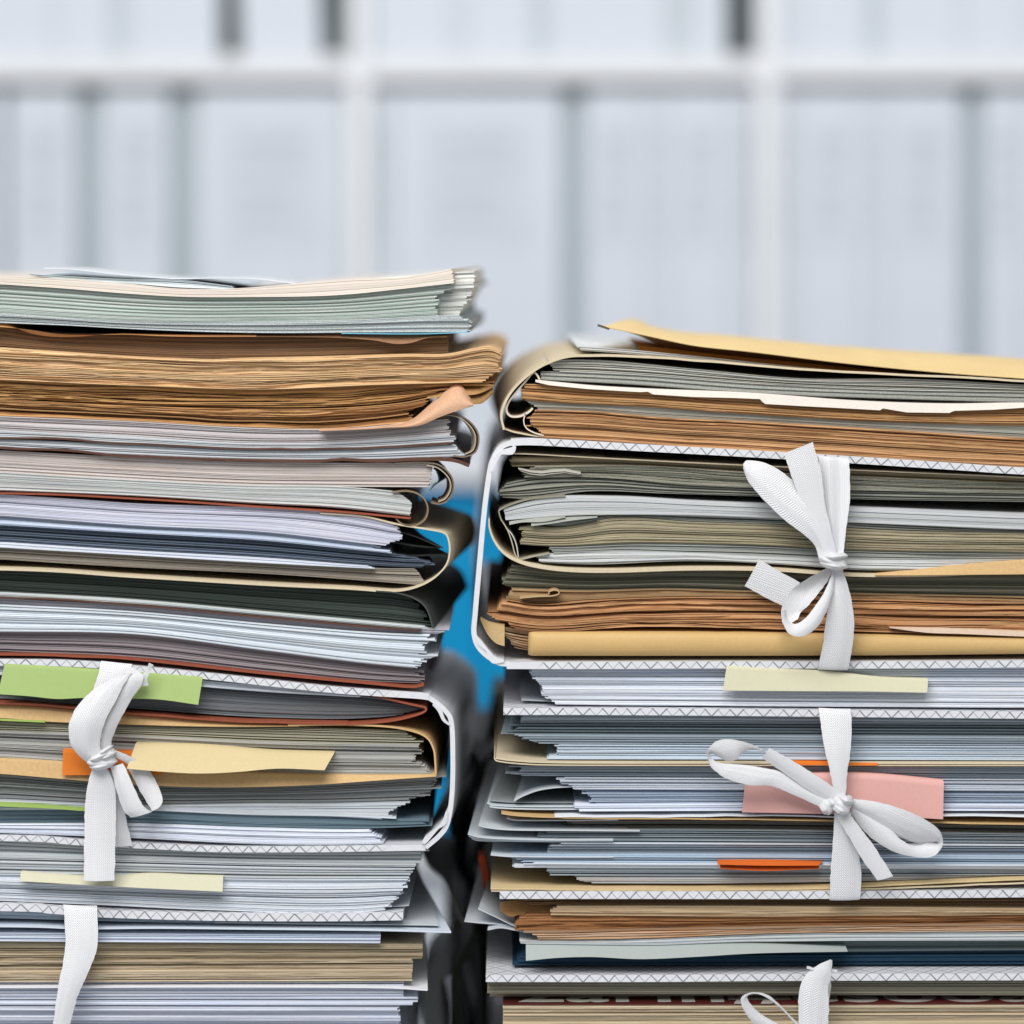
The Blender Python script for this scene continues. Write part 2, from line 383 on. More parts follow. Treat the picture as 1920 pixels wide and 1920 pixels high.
o = mb.build('wall', sheet_mat((214, 218, 224), .9, .02, name='wall_paint'), smooth=False); tag(o, 'plain white wall behind the shelf unit', 'wall')

# ------------------------------------------------------------------ shelf unit with files (far behind, out of focus)
KS = (DF+1.3)/DF; YB = 1.3
def bx(px): return (px-960)*PX*KS
def bz(py): return CAMZ+(HOR-py)*PX*KS
shw = sheet_mat((232, 233, 236), .45, .02, name='shelf_laminate')
su = thing('bookshelf', 'white shelf unit full of files, blurred behind the piles', 'bookshelf', (0, YB, 0))
posts = [-1628, -861, -94, 673, 1440, 2207, 2974]
PT, DEP = .0085, .33
for p in posts:
    mb = MB(); box(mb, bx(p)-PT, bx(p)+PT, YB, YB+DEP, .003, bz(-1500)); mb.build('upright', shw, su, smooth=False)
shz = [(-665, -622), (105, 150), (868, 908), (1590, 1630), (2400, 2440)]
for i in range(len(posts)-1):
    for a, b in shz:
        mb = MB(); box(mb, bx(posts[i])+PT, bx(posts[i+1])-PT, YB+.003, YB+DEP, bz(b), bz(a)); mb.build('shelf_board', shw, su, smooth=False)
mb = MB(); box(mb, bx(posts[0]), bx(posts[-1]), YB+DEP, YB+DEP+.006, .01, bz(-1500)); mb.build('back_panel', shw, su, smooth=False)

fw = sheet_mat((214, 219, 228), .5, .02, name='file_card')
fd = sheet_mat((22, 40, 32), .5, .05, name='file_dark')
fl = sheet_mat((209, 214, 223), .6, .03, name='file_label')
fln = sheet_mat((196, 200, 207), .6, .03, name='label_print')
fb = sheet_mat((0, 150, 205), .45, .03, name='file_blue')
def file_box(x0, x1, top, bot, set_, mat, label, group, lab=True, lean=0):
    x0r, x1r = bx(x0), bx(x1); z0, z1 = bz(bot)+.001, bz(top)
    y = YB+set_; f = thing('file_box', label, 'file box', ((x0r+x1r)/2, y, z0), group)
    mb = MB(); box(mb, x0r, x1r, y, y+.24, z0, z1)
    if lean:
        for V in mb.v: V[:, 0] += (V[:, 2]-z0)*lean
    mb.build('case', mat, f, smooth=False)
    if lab:
        cx = (x0r+x1r)/2; w = (x1r-x0r)*.32; h = z1-z0
        mb = MB(); box(mb, cx-w, cx+w, y-.0012, y+.0005, z0+h*.58, z0+h*.92)
        if lean:
            for V in mb.v: V[:, 0] += (V[:, 2]-z0)*lean
        lo = mb.build('label', fl, f, smooth=False)
        mb = MB()
        for q in (.86, .80, .72, .66): box(mb, cx-w*.7, cx+w*(.7 if q > .75 else .4), y-.0018, y-.0010, z0+h*q-.004, z0+h*q+.004)
        if lean:
            for V in mb.v: V[:, 0] += (V[:, 2]-z0)*lean
        pr = mb.build('printed_lines', fln, f, smooth=False); pr.parent = lo; pr.location = (0, 0, 0)
        for v in pr.data.vertices: pass
    return f
GU, GM = 'white files on the upper shelf', 'white files on the middle shelf'
up = [(-72, 98, 0), (100, 205, 0), (238, 408, 0), (452, 600, -.04), (697, 845, 0), (847, 868, 0), (870, 1000, 0), (1030, 1250, 0), (1300, 1362, 0),
      (1464, 1503, 0), (1505, 1627, 0), (1658, 1805, 0), (1807, 1932, 0), (1934, 2100, 0)]
ul = ['wide white file on the upper shelf at the left picture edge', 'narrow white file on the upper shelf, second from the left', 'white file just left of the dark slanting gap on the upper shelf',
 'white file leaning beside the dark gap on the upper shelf', 'white file just right of the left upright on the upper shelf', 'very thin white file on the upper shelf above the left pile end',
 'white file on the upper shelf above the slot between the piles', 'widest white file in the middle of the upper shelf', 'narrow white file left of the right upright on the upper shelf',
 'thin white file touching the right upright on the upper shelf', 'white file second right of the right upright on the upper shelf', 'white file third right of the right upright on the upper shelf',
 'white file fourth right of the right upright on the upper shelf', 'white file on the upper shelf at the right picture edge']
for (a, b, ln_), lb in zip(up, ul): file_box(a, b, -560, 105, .012, fw, lb, GU, lean=ln_)
tag(file_box(408, 447, -520, 105, .03, fd, 'dark green file seen in the slanting gap on the upper shelf', None, lab=False), None, None)
file_box(1368, 1402, -520, 105, .09, sheet_mat((104, 124, 122), .5, .04, name='file_grey_green'), 'grey green file against the right upright on the upper shelf', None, lab=False)
file_box(606, 650, -520, 105, .09, sheet_mat((124, 140, 138), .5, .04, name='file_grey'), 'grey file against the left upright on the upper shelf', None, lab=False)
mid = [(-72, -6), (12, 138), (188, 312), (366, 648), (697, 733), (736, 1052), (1100, 1213), (1215, 1254), (1256, 1372), (1374, 1416), (1464, 1497), (1499, 1622), (1624, 1661), (1663, 1806), (1850, 1928), (1930, 2060)]
mlb = ['white file cut by the left picture edge on the middle shelf', 'first white file between the shadow gaps at the left of the middle shelf', 'white file between two grey gaps on the middle shelf, above the left pile',
 'broad white file left of the left upright on the middle shelf', 'thin white file right against the left upright on the middle shelf', 'widest white file on the middle shelf, above the slot between the piles',
 'white file just right of the central grey gap on the middle shelf', 'thin white file in the centre of the right half of the middle shelf', 'white file second left of the right upright on the middle shelf',
 'thin white file touching the right upright from the left on the middle shelf', 'very thin white file right of the right upright on the middle shelf', 'white file above the envelope on the middle shelf',
 'thin white file between two wider ones above the envelope', 'white file left of the rightmost grey gap on the middle shelf', 'white file right of the rightmost grey gap on the middle shelf', 'white file beyond the right picture edge on the middle shelf']
for (a, b), lb in zip(mid, mlb): file_box(a, b, 168, 868, .016, fw, lb, GM)
for k, (a, b) in enumerate([(690, 795), (800, 905), (910, 1015), (1020, 1125)]):
    file_box(a, b, 914, 1590, .03, fb, ['bright blue file low behind the left pile', 'bright blue file behind the card rings of the left pile', 'bright blue file showing through the slot between the piles', 'bright blue file low behind the right pile'][k], 'blue files on the lower shelf', lab=False)
fgr2 = sheet_mat((200, 207, 212), .5, .03, name='file_pale_grey')
fgr = sheet_mat((184, 194, 198), .5, .03, name='file_grey_back')
for (p, q), lb in zip([(-8, 16), (134, 192), (308, 370), (1048, 1104), (1802, 1854)], ['grey file deep in the gap at the left picture edge', 'grey file deep in the first grey gap of the middle shelf',
   'grey file deep in the second grey gap of the middle shelf', 'grey file deep in the central grey gap of the middle shelf', 'grey file deep in the rightmost grey gap of the middle shelf']):
    file_box(p, q, 176, 868, .035, fgr, lb, 'grey files pushed back on the middle shelf', lab=False)  # added boxes, their grey stands for the shade between the files
for (p, q), lb in zip([(204, 240), (845.4, 846.6), (998, 1032), (1248, 1302), (1624, 1660)], ['grey file in the leftmost gap of the upper shelf', 'grey sliver of a file left of the thin file on the upper shelf', 'grey file above the slot on the upper shelf',
   'grey file in the wide gap of the upper shelf', 'grey file in the gap of the upper shelf above the lower right ribbon']):
    file_box(p, q, -520, 105, .02, fgr2, lb, 'grey files pushed back on the upper shelf', lab=False)  # same fillers in a paler shade tone for the upper gaps
for (p, q), lb in zip([(680, 770), (776, 868), (874, 985)], ['white file low on the shelf behind the left pile', 'white file low on the shelf glimpsed beside the left pile', 'white file low on the shelf behind the slot']):
    file_box(p, q, 1640, 2400, .03, fw, lb, 'white files on the lowest shelf', lab=False)
# ================================================================== LEFT PILE
kraft = sheet_mat((206, 172, 122), .7, .09, name='kraft_card'); kraft_l = sheet_mat((214, 199, 170), .7, .06, name='buff_card')
rust = sheet_mat((150, 80, 58), .6, .10, name='rust_card'); white_s = sheet_mat((230, 232, 237), .65, .03)
cream_s = sheet_mat((232, 224, 206), .7, .05, name='cream_sheet'); dark_s = sheet_mat((58, 62, 58), .6, .08, name='dark_card')
brown_d = sheet_mat((92, 62, 50), .6, .12, name='brown_card'); grey_s = sheet_mat((196, 202, 208), .7, .04, name='grey_sheet')

# --- top sheets
o = strip('loose_sheet', sheet_mat((214, 219, 224), .6, .03), [(78, 503), (120, 504), (170, 509), (260, 518), (330, 523), (400, 521.5), (480, 523), (552, 532)], 1.6, depth=70, d0=6)
tag(o, 'curled white sheet lying topmost on the left pile', 'sheet')
bundle('paper_bundle', 'few thin white sheets under the curled top sheet of the left pile', 'paper bundle', (225, 236, 240),
   [(58, 514), (120, 518), (240, 524), (330, 525), (440, 538)], [(58, 517), (120, 524), (240, 532), (330, 540), (440, 543)], 60, 440, GL, lt=1.6, depth=150, gap=.5, rag=6, set=2)
cT = [(0, 517), (140, 524), (230, 531), (330, 541), (440, 541), (560, 531), (660, 523), (760, 519), (850, 503)]
cB = [(0, 533), (120, 541), (230, 550), (330, 556), (480, 557), (640, 553), (760, 541), (850, 531)]
bundle('magazine', 'cream magazine with a lifted right corner near the top of the left pile', 'magazine', (234, 226, 210), cT, cB, EL, [(0, 846), (1, 851)], None, lt=3.4, line=.06, fib=.02, rag=1.5, gap=.08, jit=.15, walk=.2, back=(45, 0), var=(236, 222, 214))
bundle('paper_bundle', 'white sheets poking out past the cream magazine at the upper right of the left pile', 'paper bundle', (236, 234, 226), [(700, 522), (850, 511), (890, 509)], [(700, 594), (850, 594), (890, 592)], 700, [(0, 889), (.35, 886), (.7, 874), (1, 862)], GL, lt=3, set=9, rag=2, line=.1, back=(8, 0))
g3 = [(0, 587), (240, 602), (480, 603), (700, 598), (820, 592), (870, 592)]
bundle('paper_bundle', 'thick bundle of pale green pages under the cream magazine of the left pile', 'paper bundle', (208, 212, 206), cB, g3, EL, [(0, 846), (.3, 832), (.5, 820), (1, 812)], GL, lt=2.0, rag=4, var=(186, 204, 195), set=2, back=(60, 0), line=.2)
g3b = [(0, 606), (130, 611), (240, 617), (360, 622), (500, 625), (700, 624), (878, 624)]
bundle('paper_bundle', 'speckled white newspaper bundle below the pale green pages', 'newspapers', (202, 208, 206), g3, g3b, EL, [(0, 862), (.6, 876), (1, 872)], GL, lt=2.0, rag=7, dots=.35, back=(14, 0))
o = strip('loose_sheet', sheet_mat((120, 190, 215), .5, .04, name='blue_sheet'), [(640, 625), (780, 626), (878, 623)], 1.8, depth=180, bulge=(760, 878, 4, 6)); tag(o, 'light blue sheet sticking out beneath the speckled newspapers', 'sheet')
# --- brown book
bk0 = [(0, 609), (30, 616), (240, 627), (450, 632), (700, 627), (842, 626)]; bk1 = [(0, 650), (100, 658), (240, 667), (330, 672), (420, 673), (600, 672), (842, 662)]
bt = thing('old_book', 'old brown paged book with a torn kraft cover under the white newspapers', 'book', W(200, 670, 100))
mb = MB(); bundle_into(mb, bk0, bk1, EL, 840, lt=2.1, set=7, rag=.8, jit=.3, walk=.4, tint=.06, gap=.12, clump=.1); mb.build('page_block', edge_mat((150, 112, 78), .25, .12), bt)
panel('cover_flap', sheet_mat((150, 112, 82), .7, .12, name='old_cover'), [(450, 629), (640, 626), (840, 625)], [(450, 631), (560, 632), (650, 634), (700, 638), (750, 645), (770, 643), (800, 634), (840, 632)], 450, 838, 4, 1.0, n=80, parent=bt, tail=20)
panel('cover_flap', sheet_mat((205, 150, 100), .7, .12, name='old_cover_light'), [(-60, 603), (15, 609), (30, 616), (240, 626), (480, 628)], [(-60, 610), (12, 614), (60, 619), (105, 626), (170, 628), (230, 627), (300, 630), (480, 631)], -100, 480, 3, .6, n=90, parent=bt, tail=20, rip=.3)
# --- yellowed newspapers
y0 = [(0, 652), (120, 660), (240, 668), (330, 672), (400, 674), (450, 672), (620, 668), (760, 664), (850, 662), (890, 653), (925, 651), (942, 660)]
y1 = [(0, 712), (250, 723), (500, 730), (700, 722), (850, 718), (940, 716)]
y2 = [(0, 750), (250, 762), (500, 768), (650, 765), (760, 755), (850, 738), (930, 742)]
y3 = [(0, 781), (250, 791), (480, 803), (620, 805), (720, 798), (790, 789), (860, 765)]
bundle('newspaper_bundle', 'upper bundle of yellowed newspapers reaching furthest right in the left pile', 'newspapers', (220, 178, 122), y0, y1, EL, [(0, 940), (.3, 938), (.7, 932), (1, 908)], GL, lt=3.6, wave=1.0, tear=.5, rag=5, jit=.6, walk=.5, gap=.3, tint=.09, fib=.16, line=.22, var=(226, 190, 148), back=(6, 0), clump=.3)
bundle('newspaper_bundle', 'darker middle bundle of yellowed newspapers with a crumpled right end', 'newspapers', (190, 142, 86), y1, y2, EL, [(0, 925), (.4, 905), (.6, 845), (1, 815)], GL, lt=3.4, wave=1.6, tear=.8, rag=14, set=3.0, jit=.9, walk=1.2, gap=.45, tint=.12, fib=.2, var=(196, 148, 92), back=(10, 0), clump=.3)
bundle('newspaper_bundle', 'lowest bundle of yellowed newspapers above the ring files', 'newspapers', (192, 142, 88), y2, y3, EL, [(0, 805), (.5, 782), (1, 768)], GL, lt=3.2, wave=1.3, tear=.7, rag=10, set=2.6, jit=.8, walk=1.0, gap=.4, tint=.12, fib=.2, var=(206, 158, 106), clump=.3)
o = panel('folded_corner', sheet_mat((214, 172, 140), .7, .08, name='tan_wrapper'), [(600, 804), (720, 798), (778, 783), (800, 764), (830, 738), (852, 722), (862, 722), (875, 735), (888, 756)], [(600, 808), (720, 802), (790, 796), (830, 779), (888, 760)], 600, 888, 4, -3, n=90, m=12, belly=3.0)
tag(o, 'tan wrapping sheet folded up at the right end of the yellowed newspapers', 'sheet')
for k, (a, b, cc) in enumerate([([(800, 742), (850, 728), (900, 722), (930, 712)], [(800, 748), (850, 742), (900, 738), (925, 728)], (180, 140, 92)), ([(850, 745), (880, 738), (905, 735), (925, 725)], [(850, 752), (885, 758), (905, 756), (925, 738)], (160, 126, 80))]):
    o = panel('torn_newsprint', sheet_mat(cc, .8, .14, name='newsprint_%d' % k), a, b, a[0][0], 924, 9, 4, n=60, m=8, rip=2.5, belly=1.5)
    tag(o, ['upper', 'lower'][k]+' torn flap of newsprint crumpled behind the tan folded corner', 'newsprint', 'torn newsprint flaps')
# --- ring files
r0 = y3[:5]+[(760, 793), (842, 786)]; r1 = [(0, 820), (250, 831), (480, 841), (700, 838), (845, 829)]; r2 = [(0, 838), (250, 853), (480, 861), (700, 862), (830, 858), (876, 856)]
f1 = thing('card_file', 'upper pinkish grey file whose curled card spine makes the topmost ring', 'file', W(300, 858, 100), 'files with curled card spines')
pk = edge_mat((200, 190, 190), .22, .05, var=(206, 204, 204)); wh = edge_mat((206, 210, 212), .22, .05)
r0b = [(0, 807), (250, 820), (480, 832), (700, 826), (845, 815)]
mb = MB(); bundle_into(mb, r0, r0b, EL, 842, lt=2.0, rag=2, set=1.5, back=(-60, 0)); mb.build('page_block', pk, f1)
mb = MB(); bundle_into(mb, r0b, r1, EL, [(0, 842), (1, 852)], lt=2.0, rag=3, set=1.5); bundle_into(mb, [(x, y+3) for x, y in r1], r2, EL, [(0, 846), (1, 874)], lt=2.0, rag=3, set=.8, back=(-60, 0)); mb.build('page_block', wh, f1)
strip('divider', brown_d, [(-560, 822), (0, 821), (250, 832), (480, 842), (700, 839), (848, 831)], 3, parent=f1, d0=-.3, wob=.5)
strip('back_cover', brown_d, [(-560, 840), (0, 840), (250, 855), (480, 863), (700, 863), (800, 861), (850, 864), (880, 874)], 4.5, parent=f1, d0=-.6, wob=.8, taper=[4, 4, 4, 6, 7, 6])
strip('spine', sheet_mat((120, 106, 92), .6, .08, name='card_spine'), [(786, 792), (815, 779), (850, 776), (880, 790), (897, 815), (893, 845), (873, 856), (850, 855)], 3, parent=f1, bulge=(840, 900, -6, 4), depth=9)
strip('spine_lining', sheet_mat((176, 162, 142), .6, .08, name='card_lining'), [(800, 790), (825, 781), (852, 780), (876, 793), (891, 816), (888, 842), (872, 852)], 2, parent=f1, bulge=(840, 900, -6, 4), depth=9)
s0 = [(0, 845), (250, 858), (480, 867), (600, 868), (750, 869), (816, 870)]; s1 = [(0, 886), (200, 898), (480, 911), (640, 913), (806, 914)]
f2 = thing('card_file', 'second pinkish file with a thick card ring above the blue slot', 'file', W(300, 914, 100), 'files with curled card spines')
mb = MB(); bundle_into(mb, s0, s1, EL, [(0, 812), (1, 804)], lt=2.0, rag=1.5, set=1.5, walk=.4, back=(-60, 0)); mb.build('page_block', edge_mat((204, 192, 184), .2, .05, var=(208, 200, 198)), f2)
strip('spine', sheet_mat((120, 106, 92), .6, .08, name='card_spine'), [(740, 868), (795, 867), (825, 873), (846, 893), (850, 917), (840, 937), (824, 945), (808, 942)], 3, parent=f2, bulge=(800, 855, -10, 4), depth=26)
strip('spine_lining', sheet_mat((176, 162, 142), .6, .08, name='card_lining'), [(800, 872), (822, 878), (841, 896), (845, 916), (836, 934), (822, 941)], 2.2, parent=f2, bulge=(800, 855, -10, 4), depth=26)
strip('lining_paper', sheet_mat((60, 84, 92), .5, .1, name='slate_lining'), [(812, 878), (818, 884), (822, 900), (812, 912), (806, 920)], 1.5, parent=f2, depth=40, bulge=(800, 820, 12, 5))
u1 = [(0, 921), (250, 931), (480, 945), (640, 954), (770, 968)]
f3 = thing('card_file', 'third file of white pages with the lowest thin card ring of the left pile', 'file', W(300, 970, 100), 'files with curled card spines')
mb = MB(); bundle_into(mb, s1[:4]+[(740, 922), (780, 928)], u1, EL, [(0, 745), (.3, 766), (1, 769)], lt=2.0, rag=1.2, set=1.2, walk=.4, back=(-60, 0)); mb.build('page_block', edge_mat((210, 212, 208), .2, .05), f3)
strip('back_cover', rust, [(-560, 924), (0, 925), (250, 935), (480, 950), (640, 960), (770, 972)], 2.6, parent=f3, d0=-.8)
strip('spine', sheet_mat((136, 118, 96), .6, .08, name='card_spine_thin'), [(735, 923), (765, 921), (790, 930), (802, 950), (798, 972), (780, 985), (755, 983), (742, 972)], 2.6, parent=f3, bulge=(770, 805, -6, 4), depth=14)
# --- lilac file in buff folder
l0 = [(0, 927), (150, 937), (250, 944), (400, 949), (600, 958), (690, 972), (740, 984)]; l1 = [(0, 967), (250, 985), (500, 998), (700, 1021), (745, 1026)]
l1b = [(0, 986), (250, 1001), (480, 1014), (700, 1036), (760, 1042)]; l2 = [(0, 1018), (250, 1034), (500, 1048), (720, 1064), (820, 1068)]; l3 = [(0, 1027), (250, 1042), (500, 1057), (720, 1068)]; l4 = [(0, 1051), (250, 1066), (500, 1078), (700, 1092), (800, 1100)]
bundle('paper_bundle', 'bright lilac white sheets under the red card edge of the left pile', 'paper bundle', LILAC, l0, l1, EL, [(0, 735), (.5, 752), (1, 722)], GL, lt=2.0, rag=5, set=.5, walk=.5, back=(-60, 0))
bundle('paper_bundle', 'pale blue sheets between the lilac and the dark sheets of the left pile', 'paper bundle', (200, 210, 226), l1, l1b, EL, [(0, 700), (1, 730)], GL, lt=2.2, rag=9, set=1.5, walk=1)
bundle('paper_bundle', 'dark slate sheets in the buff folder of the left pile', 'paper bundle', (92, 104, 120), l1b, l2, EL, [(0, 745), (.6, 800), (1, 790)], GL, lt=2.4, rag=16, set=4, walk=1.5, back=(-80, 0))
bundle('paper_bundle', 'thin bright sheets just under the dark slate sheets', 'paper bundle', (222, 226, 236), l2, l3, EL, [(0, 690), (1, 705)], GL, lt=2, rag=3, set=.3, back=(-60, 0))
bundle('paper_bundle', 'taupe grey pages at the bottom of the buff folder of the left pile', 'paper bundle', (168, 158, 144), l3, l4, EL, [(0, 778), (1, 798)], GL, lt=2.2, rag=4, set=3.5, back=(-70, 0))
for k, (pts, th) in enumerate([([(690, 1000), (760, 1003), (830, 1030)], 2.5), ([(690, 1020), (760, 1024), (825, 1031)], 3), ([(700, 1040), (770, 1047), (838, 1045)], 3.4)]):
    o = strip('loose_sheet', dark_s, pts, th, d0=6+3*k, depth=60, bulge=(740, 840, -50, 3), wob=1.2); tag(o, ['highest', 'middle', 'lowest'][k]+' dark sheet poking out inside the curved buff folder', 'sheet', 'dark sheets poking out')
fo = thing('folder', 'thin buff folder curving around the lilac sheets at the right of the left pile', 'folder', W(500, 1110, 100))
strip('cover', kraft_l, [(600, 962), (680, 968), (745, 983), (800, 992), (832, 999), (841, 1012), (843, 1035), (836, 1060), (812, 1085), (780, 1101), (745, 1108), (700, 1106)], 3, parent=fo, bulge=(770, 843, 40, 20), depth=130)
strip('cover_edge', kraft_l, [(-560, 1066), (0, 1067), (250, 1081), (500, 1096), (650, 1103), (705, 1107)], 4.5, parent=fo, d0=-.5)
# --- block in a green black shade colour
k0 = [(0, 1071), (250, 1085), (500, 1100), (650, 1107), (740, 1112), (820, 1130)]; k1 = [(0, 1113), (250, 1127), (500, 1150), (700, 1168), (815, 1178)]
bundle('paper_bundle', 'dark green black pages sunk under the buff folder of the left pile', 'paper bundle', (74, 84, 76), k0, k1, EL, [(0, 755), (.5, 790), (1, 805)], GL, lt=2.4, rag=5, set=6, walk=.6, line=.35)  # the overhang's shade is put into this dark colour
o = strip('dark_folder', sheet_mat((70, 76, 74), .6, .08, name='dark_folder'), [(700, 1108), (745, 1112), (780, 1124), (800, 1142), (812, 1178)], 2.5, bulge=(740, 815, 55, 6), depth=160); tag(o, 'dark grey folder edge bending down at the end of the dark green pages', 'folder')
bundle('paper_bundle', 'thin pale strip of sheets closing the dark green pages', 'paper bundle', (214, 220, 218), k1, [(x, y+6) for x, y in k1], EL, 800, GL, lt=1.8, rag=12, set=1)
o = strip('card_divider', brown_d, [(-560, 1120), (0, 1121), (250, 1135), (500, 1158), (700, 1176), (790, 1182)], 2.2, d0=-.4); tag(o, 'brown red card edge above the big block of white sheets', 'divider')
# --- big white block
m0 = [(0, 1123), (250, 1137), (500, 1160), (700, 1178), (845, 1181)]; m1 = [(0, 1134), (250, 1147), (500, 1170), (700, 1186), (845, 1192)]; m2 = [(0, 1185), (250, 1190), (500, 1221), (700, 1246), (800, 1255)]; m3 = [(0, 1223), (250, 1234), (500, 1261), (700, 1280), (800, 1284)]
bundle('paper_bundle', 'narrow lilac grey band on top of the big white block', 'paper bundle', (196, 192, 200), m0, m1, EL, [(0, 842), (1, 820)], GL, lt=2, rag=5, set=2)
bundle('paper_bundle', 'big block of bluish white sheets in the middle of the left pile', 'paper bundle', (220, 226, 232), m1, m2, EL, [(0, 808), (.3, 788), (.6, 790), (1, 762)], GL, lt=2.2, rag=9, set=.6, back=(15, 0), walk=.6, line=.2)
bundle('paper_bundle', 'mauve grey pages resting on the rust red folder', 'paper bundle', (158, 148, 150), m2, m3, EL, [(0, 776), (1, 792)], GL, lt=2.3, rag=5, set=3.4, back=(15, 0), line=.3)
o = strip('rust_folder', rust, [(-560, 1226), (0, 1227), (150, 1231), (250, 1236), (500, 1263), (700, 1282), (770, 1288), (795, 1284)], 3.4, d0=-.6); tag(o, 'thin rust red folder lying on the upper patterned binder', 'folder')
# --- left patterned binder
lb = thing('binder', 'white patterned binder tied with a ribbon and holding the green note, left pile', 'binder', W(300, 1595, 150), 'white binders with a lattice print')
bm1, bm2, bm3 = board_mat(0, 2), board_mat(.5, 5), board_mat(.2, 0)
strip('front_cover', board_mat(.1, 1.5), [(-560, 1240), (0, 1241), (150, 1244), (250, 1253), (400, 1268), (500, 1279), (620, 1292), (700, 1298), (780, 1303), (805, 1306)], 12, parent=lb, inkx=(760, 700), d0=-1.5, depth=220, bulge=(640, 800, 30, 58))
strip('spine', bm3, [(800, 1304), (820, 1318), (836, 1333), (846, 1352), (849, 1400), (848, 1480), (840, 1540), (826, 1565), (798, 1588)], 9, parent=lb, inkx=(900, 1000), d0=-1.2, depth=220, bulge=(640, 796, 30, 58), wob=.8)
strip('hinge', sheet_mat((216, 218, 222), .4, .05, name='hinge_vinyl'), [(812, 1319), (824, 1330), (832, 1348), (843, 1358)], 8, parent=lb, d0=-1.8, depth=210, taper=[4, 8, 6, 3], bulge=(640, 796, 30, 58))
strip('hinge', sheet_mat((216, 218, 222), .4, .05, name='hinge_vinyl'), [(838, 1520), (833, 1540), (820, 1552), (800, 1572), (794, 1580)], 8, parent=lb, d0=-1.8, depth=210, taper=[4, 9, 5, 10, 6], bulge=(640, 796, 30, 58))
strip('back_cover', board_mat(.3, 6), [(-560, 1571), (0, 1571), (150, 1579), (300, 1587), (420, 1592), (600, 1592), (720, 1590), (798, 1589)], 11, parent=lb, inkx=(750, 690), d0=-.5, depth=220)
n0 = [(0, 1249), (250, 1262), (400, 1279), (500, 1287), (670, 1302)]; n1 = [(0, 1266), (250, 1276), (400, 1290), (500, 1298), (670, 1308)]
bundle('paper_bundle', 'slim bright sheets right under the top board of the left binder', 'paper bundle', (220, 226, 234), n0, n1, EL, 672, GL, lt=2.2, rag=6, set=.5, gap=.4)
n2 = [(0, 1314), (250, 1333), (500, 1350), (700, 1350), (795, 1340)]
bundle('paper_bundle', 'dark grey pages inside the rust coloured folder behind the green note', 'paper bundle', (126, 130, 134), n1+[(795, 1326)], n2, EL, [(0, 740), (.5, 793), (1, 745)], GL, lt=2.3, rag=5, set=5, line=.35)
rf = thing('rust_folder', 'rust coloured folder pointing right inside the left binder', 'folder', W(500, 1356, 100))
strip('cover', rust, [(620, 1293), (680, 1300), (735, 1312), (775, 1322), (798, 1328), (792, 1337), (760, 1346), (710, 1355), (650, 1358)], 3.5, parent=rf, d0=-.3, wob=.5)
strip('cover_edge', rust, [(-560, 1316), (0, 1318), (250, 1338), (450, 1352), (652, 1358)], 4, parent=rf, d0=-.5, wob=.5)
# --- thick kraft folder
kf = thing('kraft_folder', 'thick kraft folder with square right edge behind the orange and pale yellow notes', 'folder', W(400, 1475, 100))
panel('front_flap', kraft, [(-100, 1320), (0, 1322), (250, 1342), (500, 1358), (560, 1359)], [(-100, 1344), (0, 1346), (90, 1353), (200, 1357), (380, 1362), (560, 1362)], -140, 560, 2.5, 0, n=60, parent=kf, tail=150)
strip('cover', kraft, [(540, 1360), (640, 1359), (720, 1362), (770, 1370), (800, 1383), (813, 1405), (816, 1430), (817, 1453)], 3.2, parent=kf, bulge=(760, 817, 12, 4))
panel('back_flap', kraft, [(-100, 1421), (0, 1423), (250, 1438), (500, 1449), (700, 1454), (818, 1453)], [(-100, 1447), (0, 1450), (100, 1458), (250, 1470), (400, 1475), (500, 1474), (600, 1470), (700, 1463), (818, 1455)], -140, 818, .5, -1.2, n=80, parent=kf, tail=200)
p0 = [(0, 1350), (200, 1359), (500, 1364), (770, 1372)]; p1 = [(0, 1372), (250, 1380), (500, 1392), (790, 1398)]; p2 = [(0, 1422), (250, 1439), (500, 1450), (812, 1454)]
bundle('paper_bundle', 'greenish taupe pages at the top inside the thick kraft folder', 'paper bundle', (172, 168, 146), p0, p1, EL, [(0, 758), (1, 785)], GL, lt=2.3, rag=6, set=1.5, walk=1)
bundle('paper_bundle', 'grey pages behind the pale yellow note in the thick kraft folder', 'paper bundle', (182, 180, 174), p1, p2, EL, [(0, 785), (.5, 780), (1, 810)], GL, lt=2.2, rag=7, set=2, walk=.8)
q1 = [(0, 1502), (250, 1512), (480, 1509), (640, 1509), (760, 1506)]; q2 = [(0, 1521), (250, 1521), (480, 1531), (640, 1534), (740, 1540)]; q3 = [(0, 1546), (250, 1546), (480, 1554), (700, 1557), (810, 1552)]; q4 = [(0, 1563), (250, 1573), (480, 1584), (600, 1586), (720, 1584)]
bundle('paper_bundle', 'ragged dark grey pages under the thick kraft folder', 'paper bundle', (150, 152, 150), [(0, 1452), (100, 1460), (250, 1472), (400, 1477), (500, 1476), (700, 1466), (835, 1457)], q1, EL, [(0, 836), (.4, 812), (.8, 790), (1, 735)], GL, lt=2.3, rag=14, set=4, line=.3)
bundle('paper_bundle', 'bright sheets above the teal band in the left binder', 'paper bundle', (206, 210, 214), q1, q2, EL, [(0, 770), (.5, 728), (1, 738)], GL, lt=2.2, rag=8, set=1.5)
bundle('paper_bundle', 'teal grey band of pages near the bottom of the left binder', 'paper bundle', (110, 134, 146), q2, q3, EL, [(0, 800), (1, 806)], GL, lt=2.3, rag=5, set=3)
bundle('paper_bundle', 'bright white sheets on the bottom board of the left binder', 'paper bundle', (224, 228, 238), q3, q4, EL, [(0, 692), (.6, 705), (1, 728)], GL, lt=2.2, rag=8, set=.5, back=(70, 0))
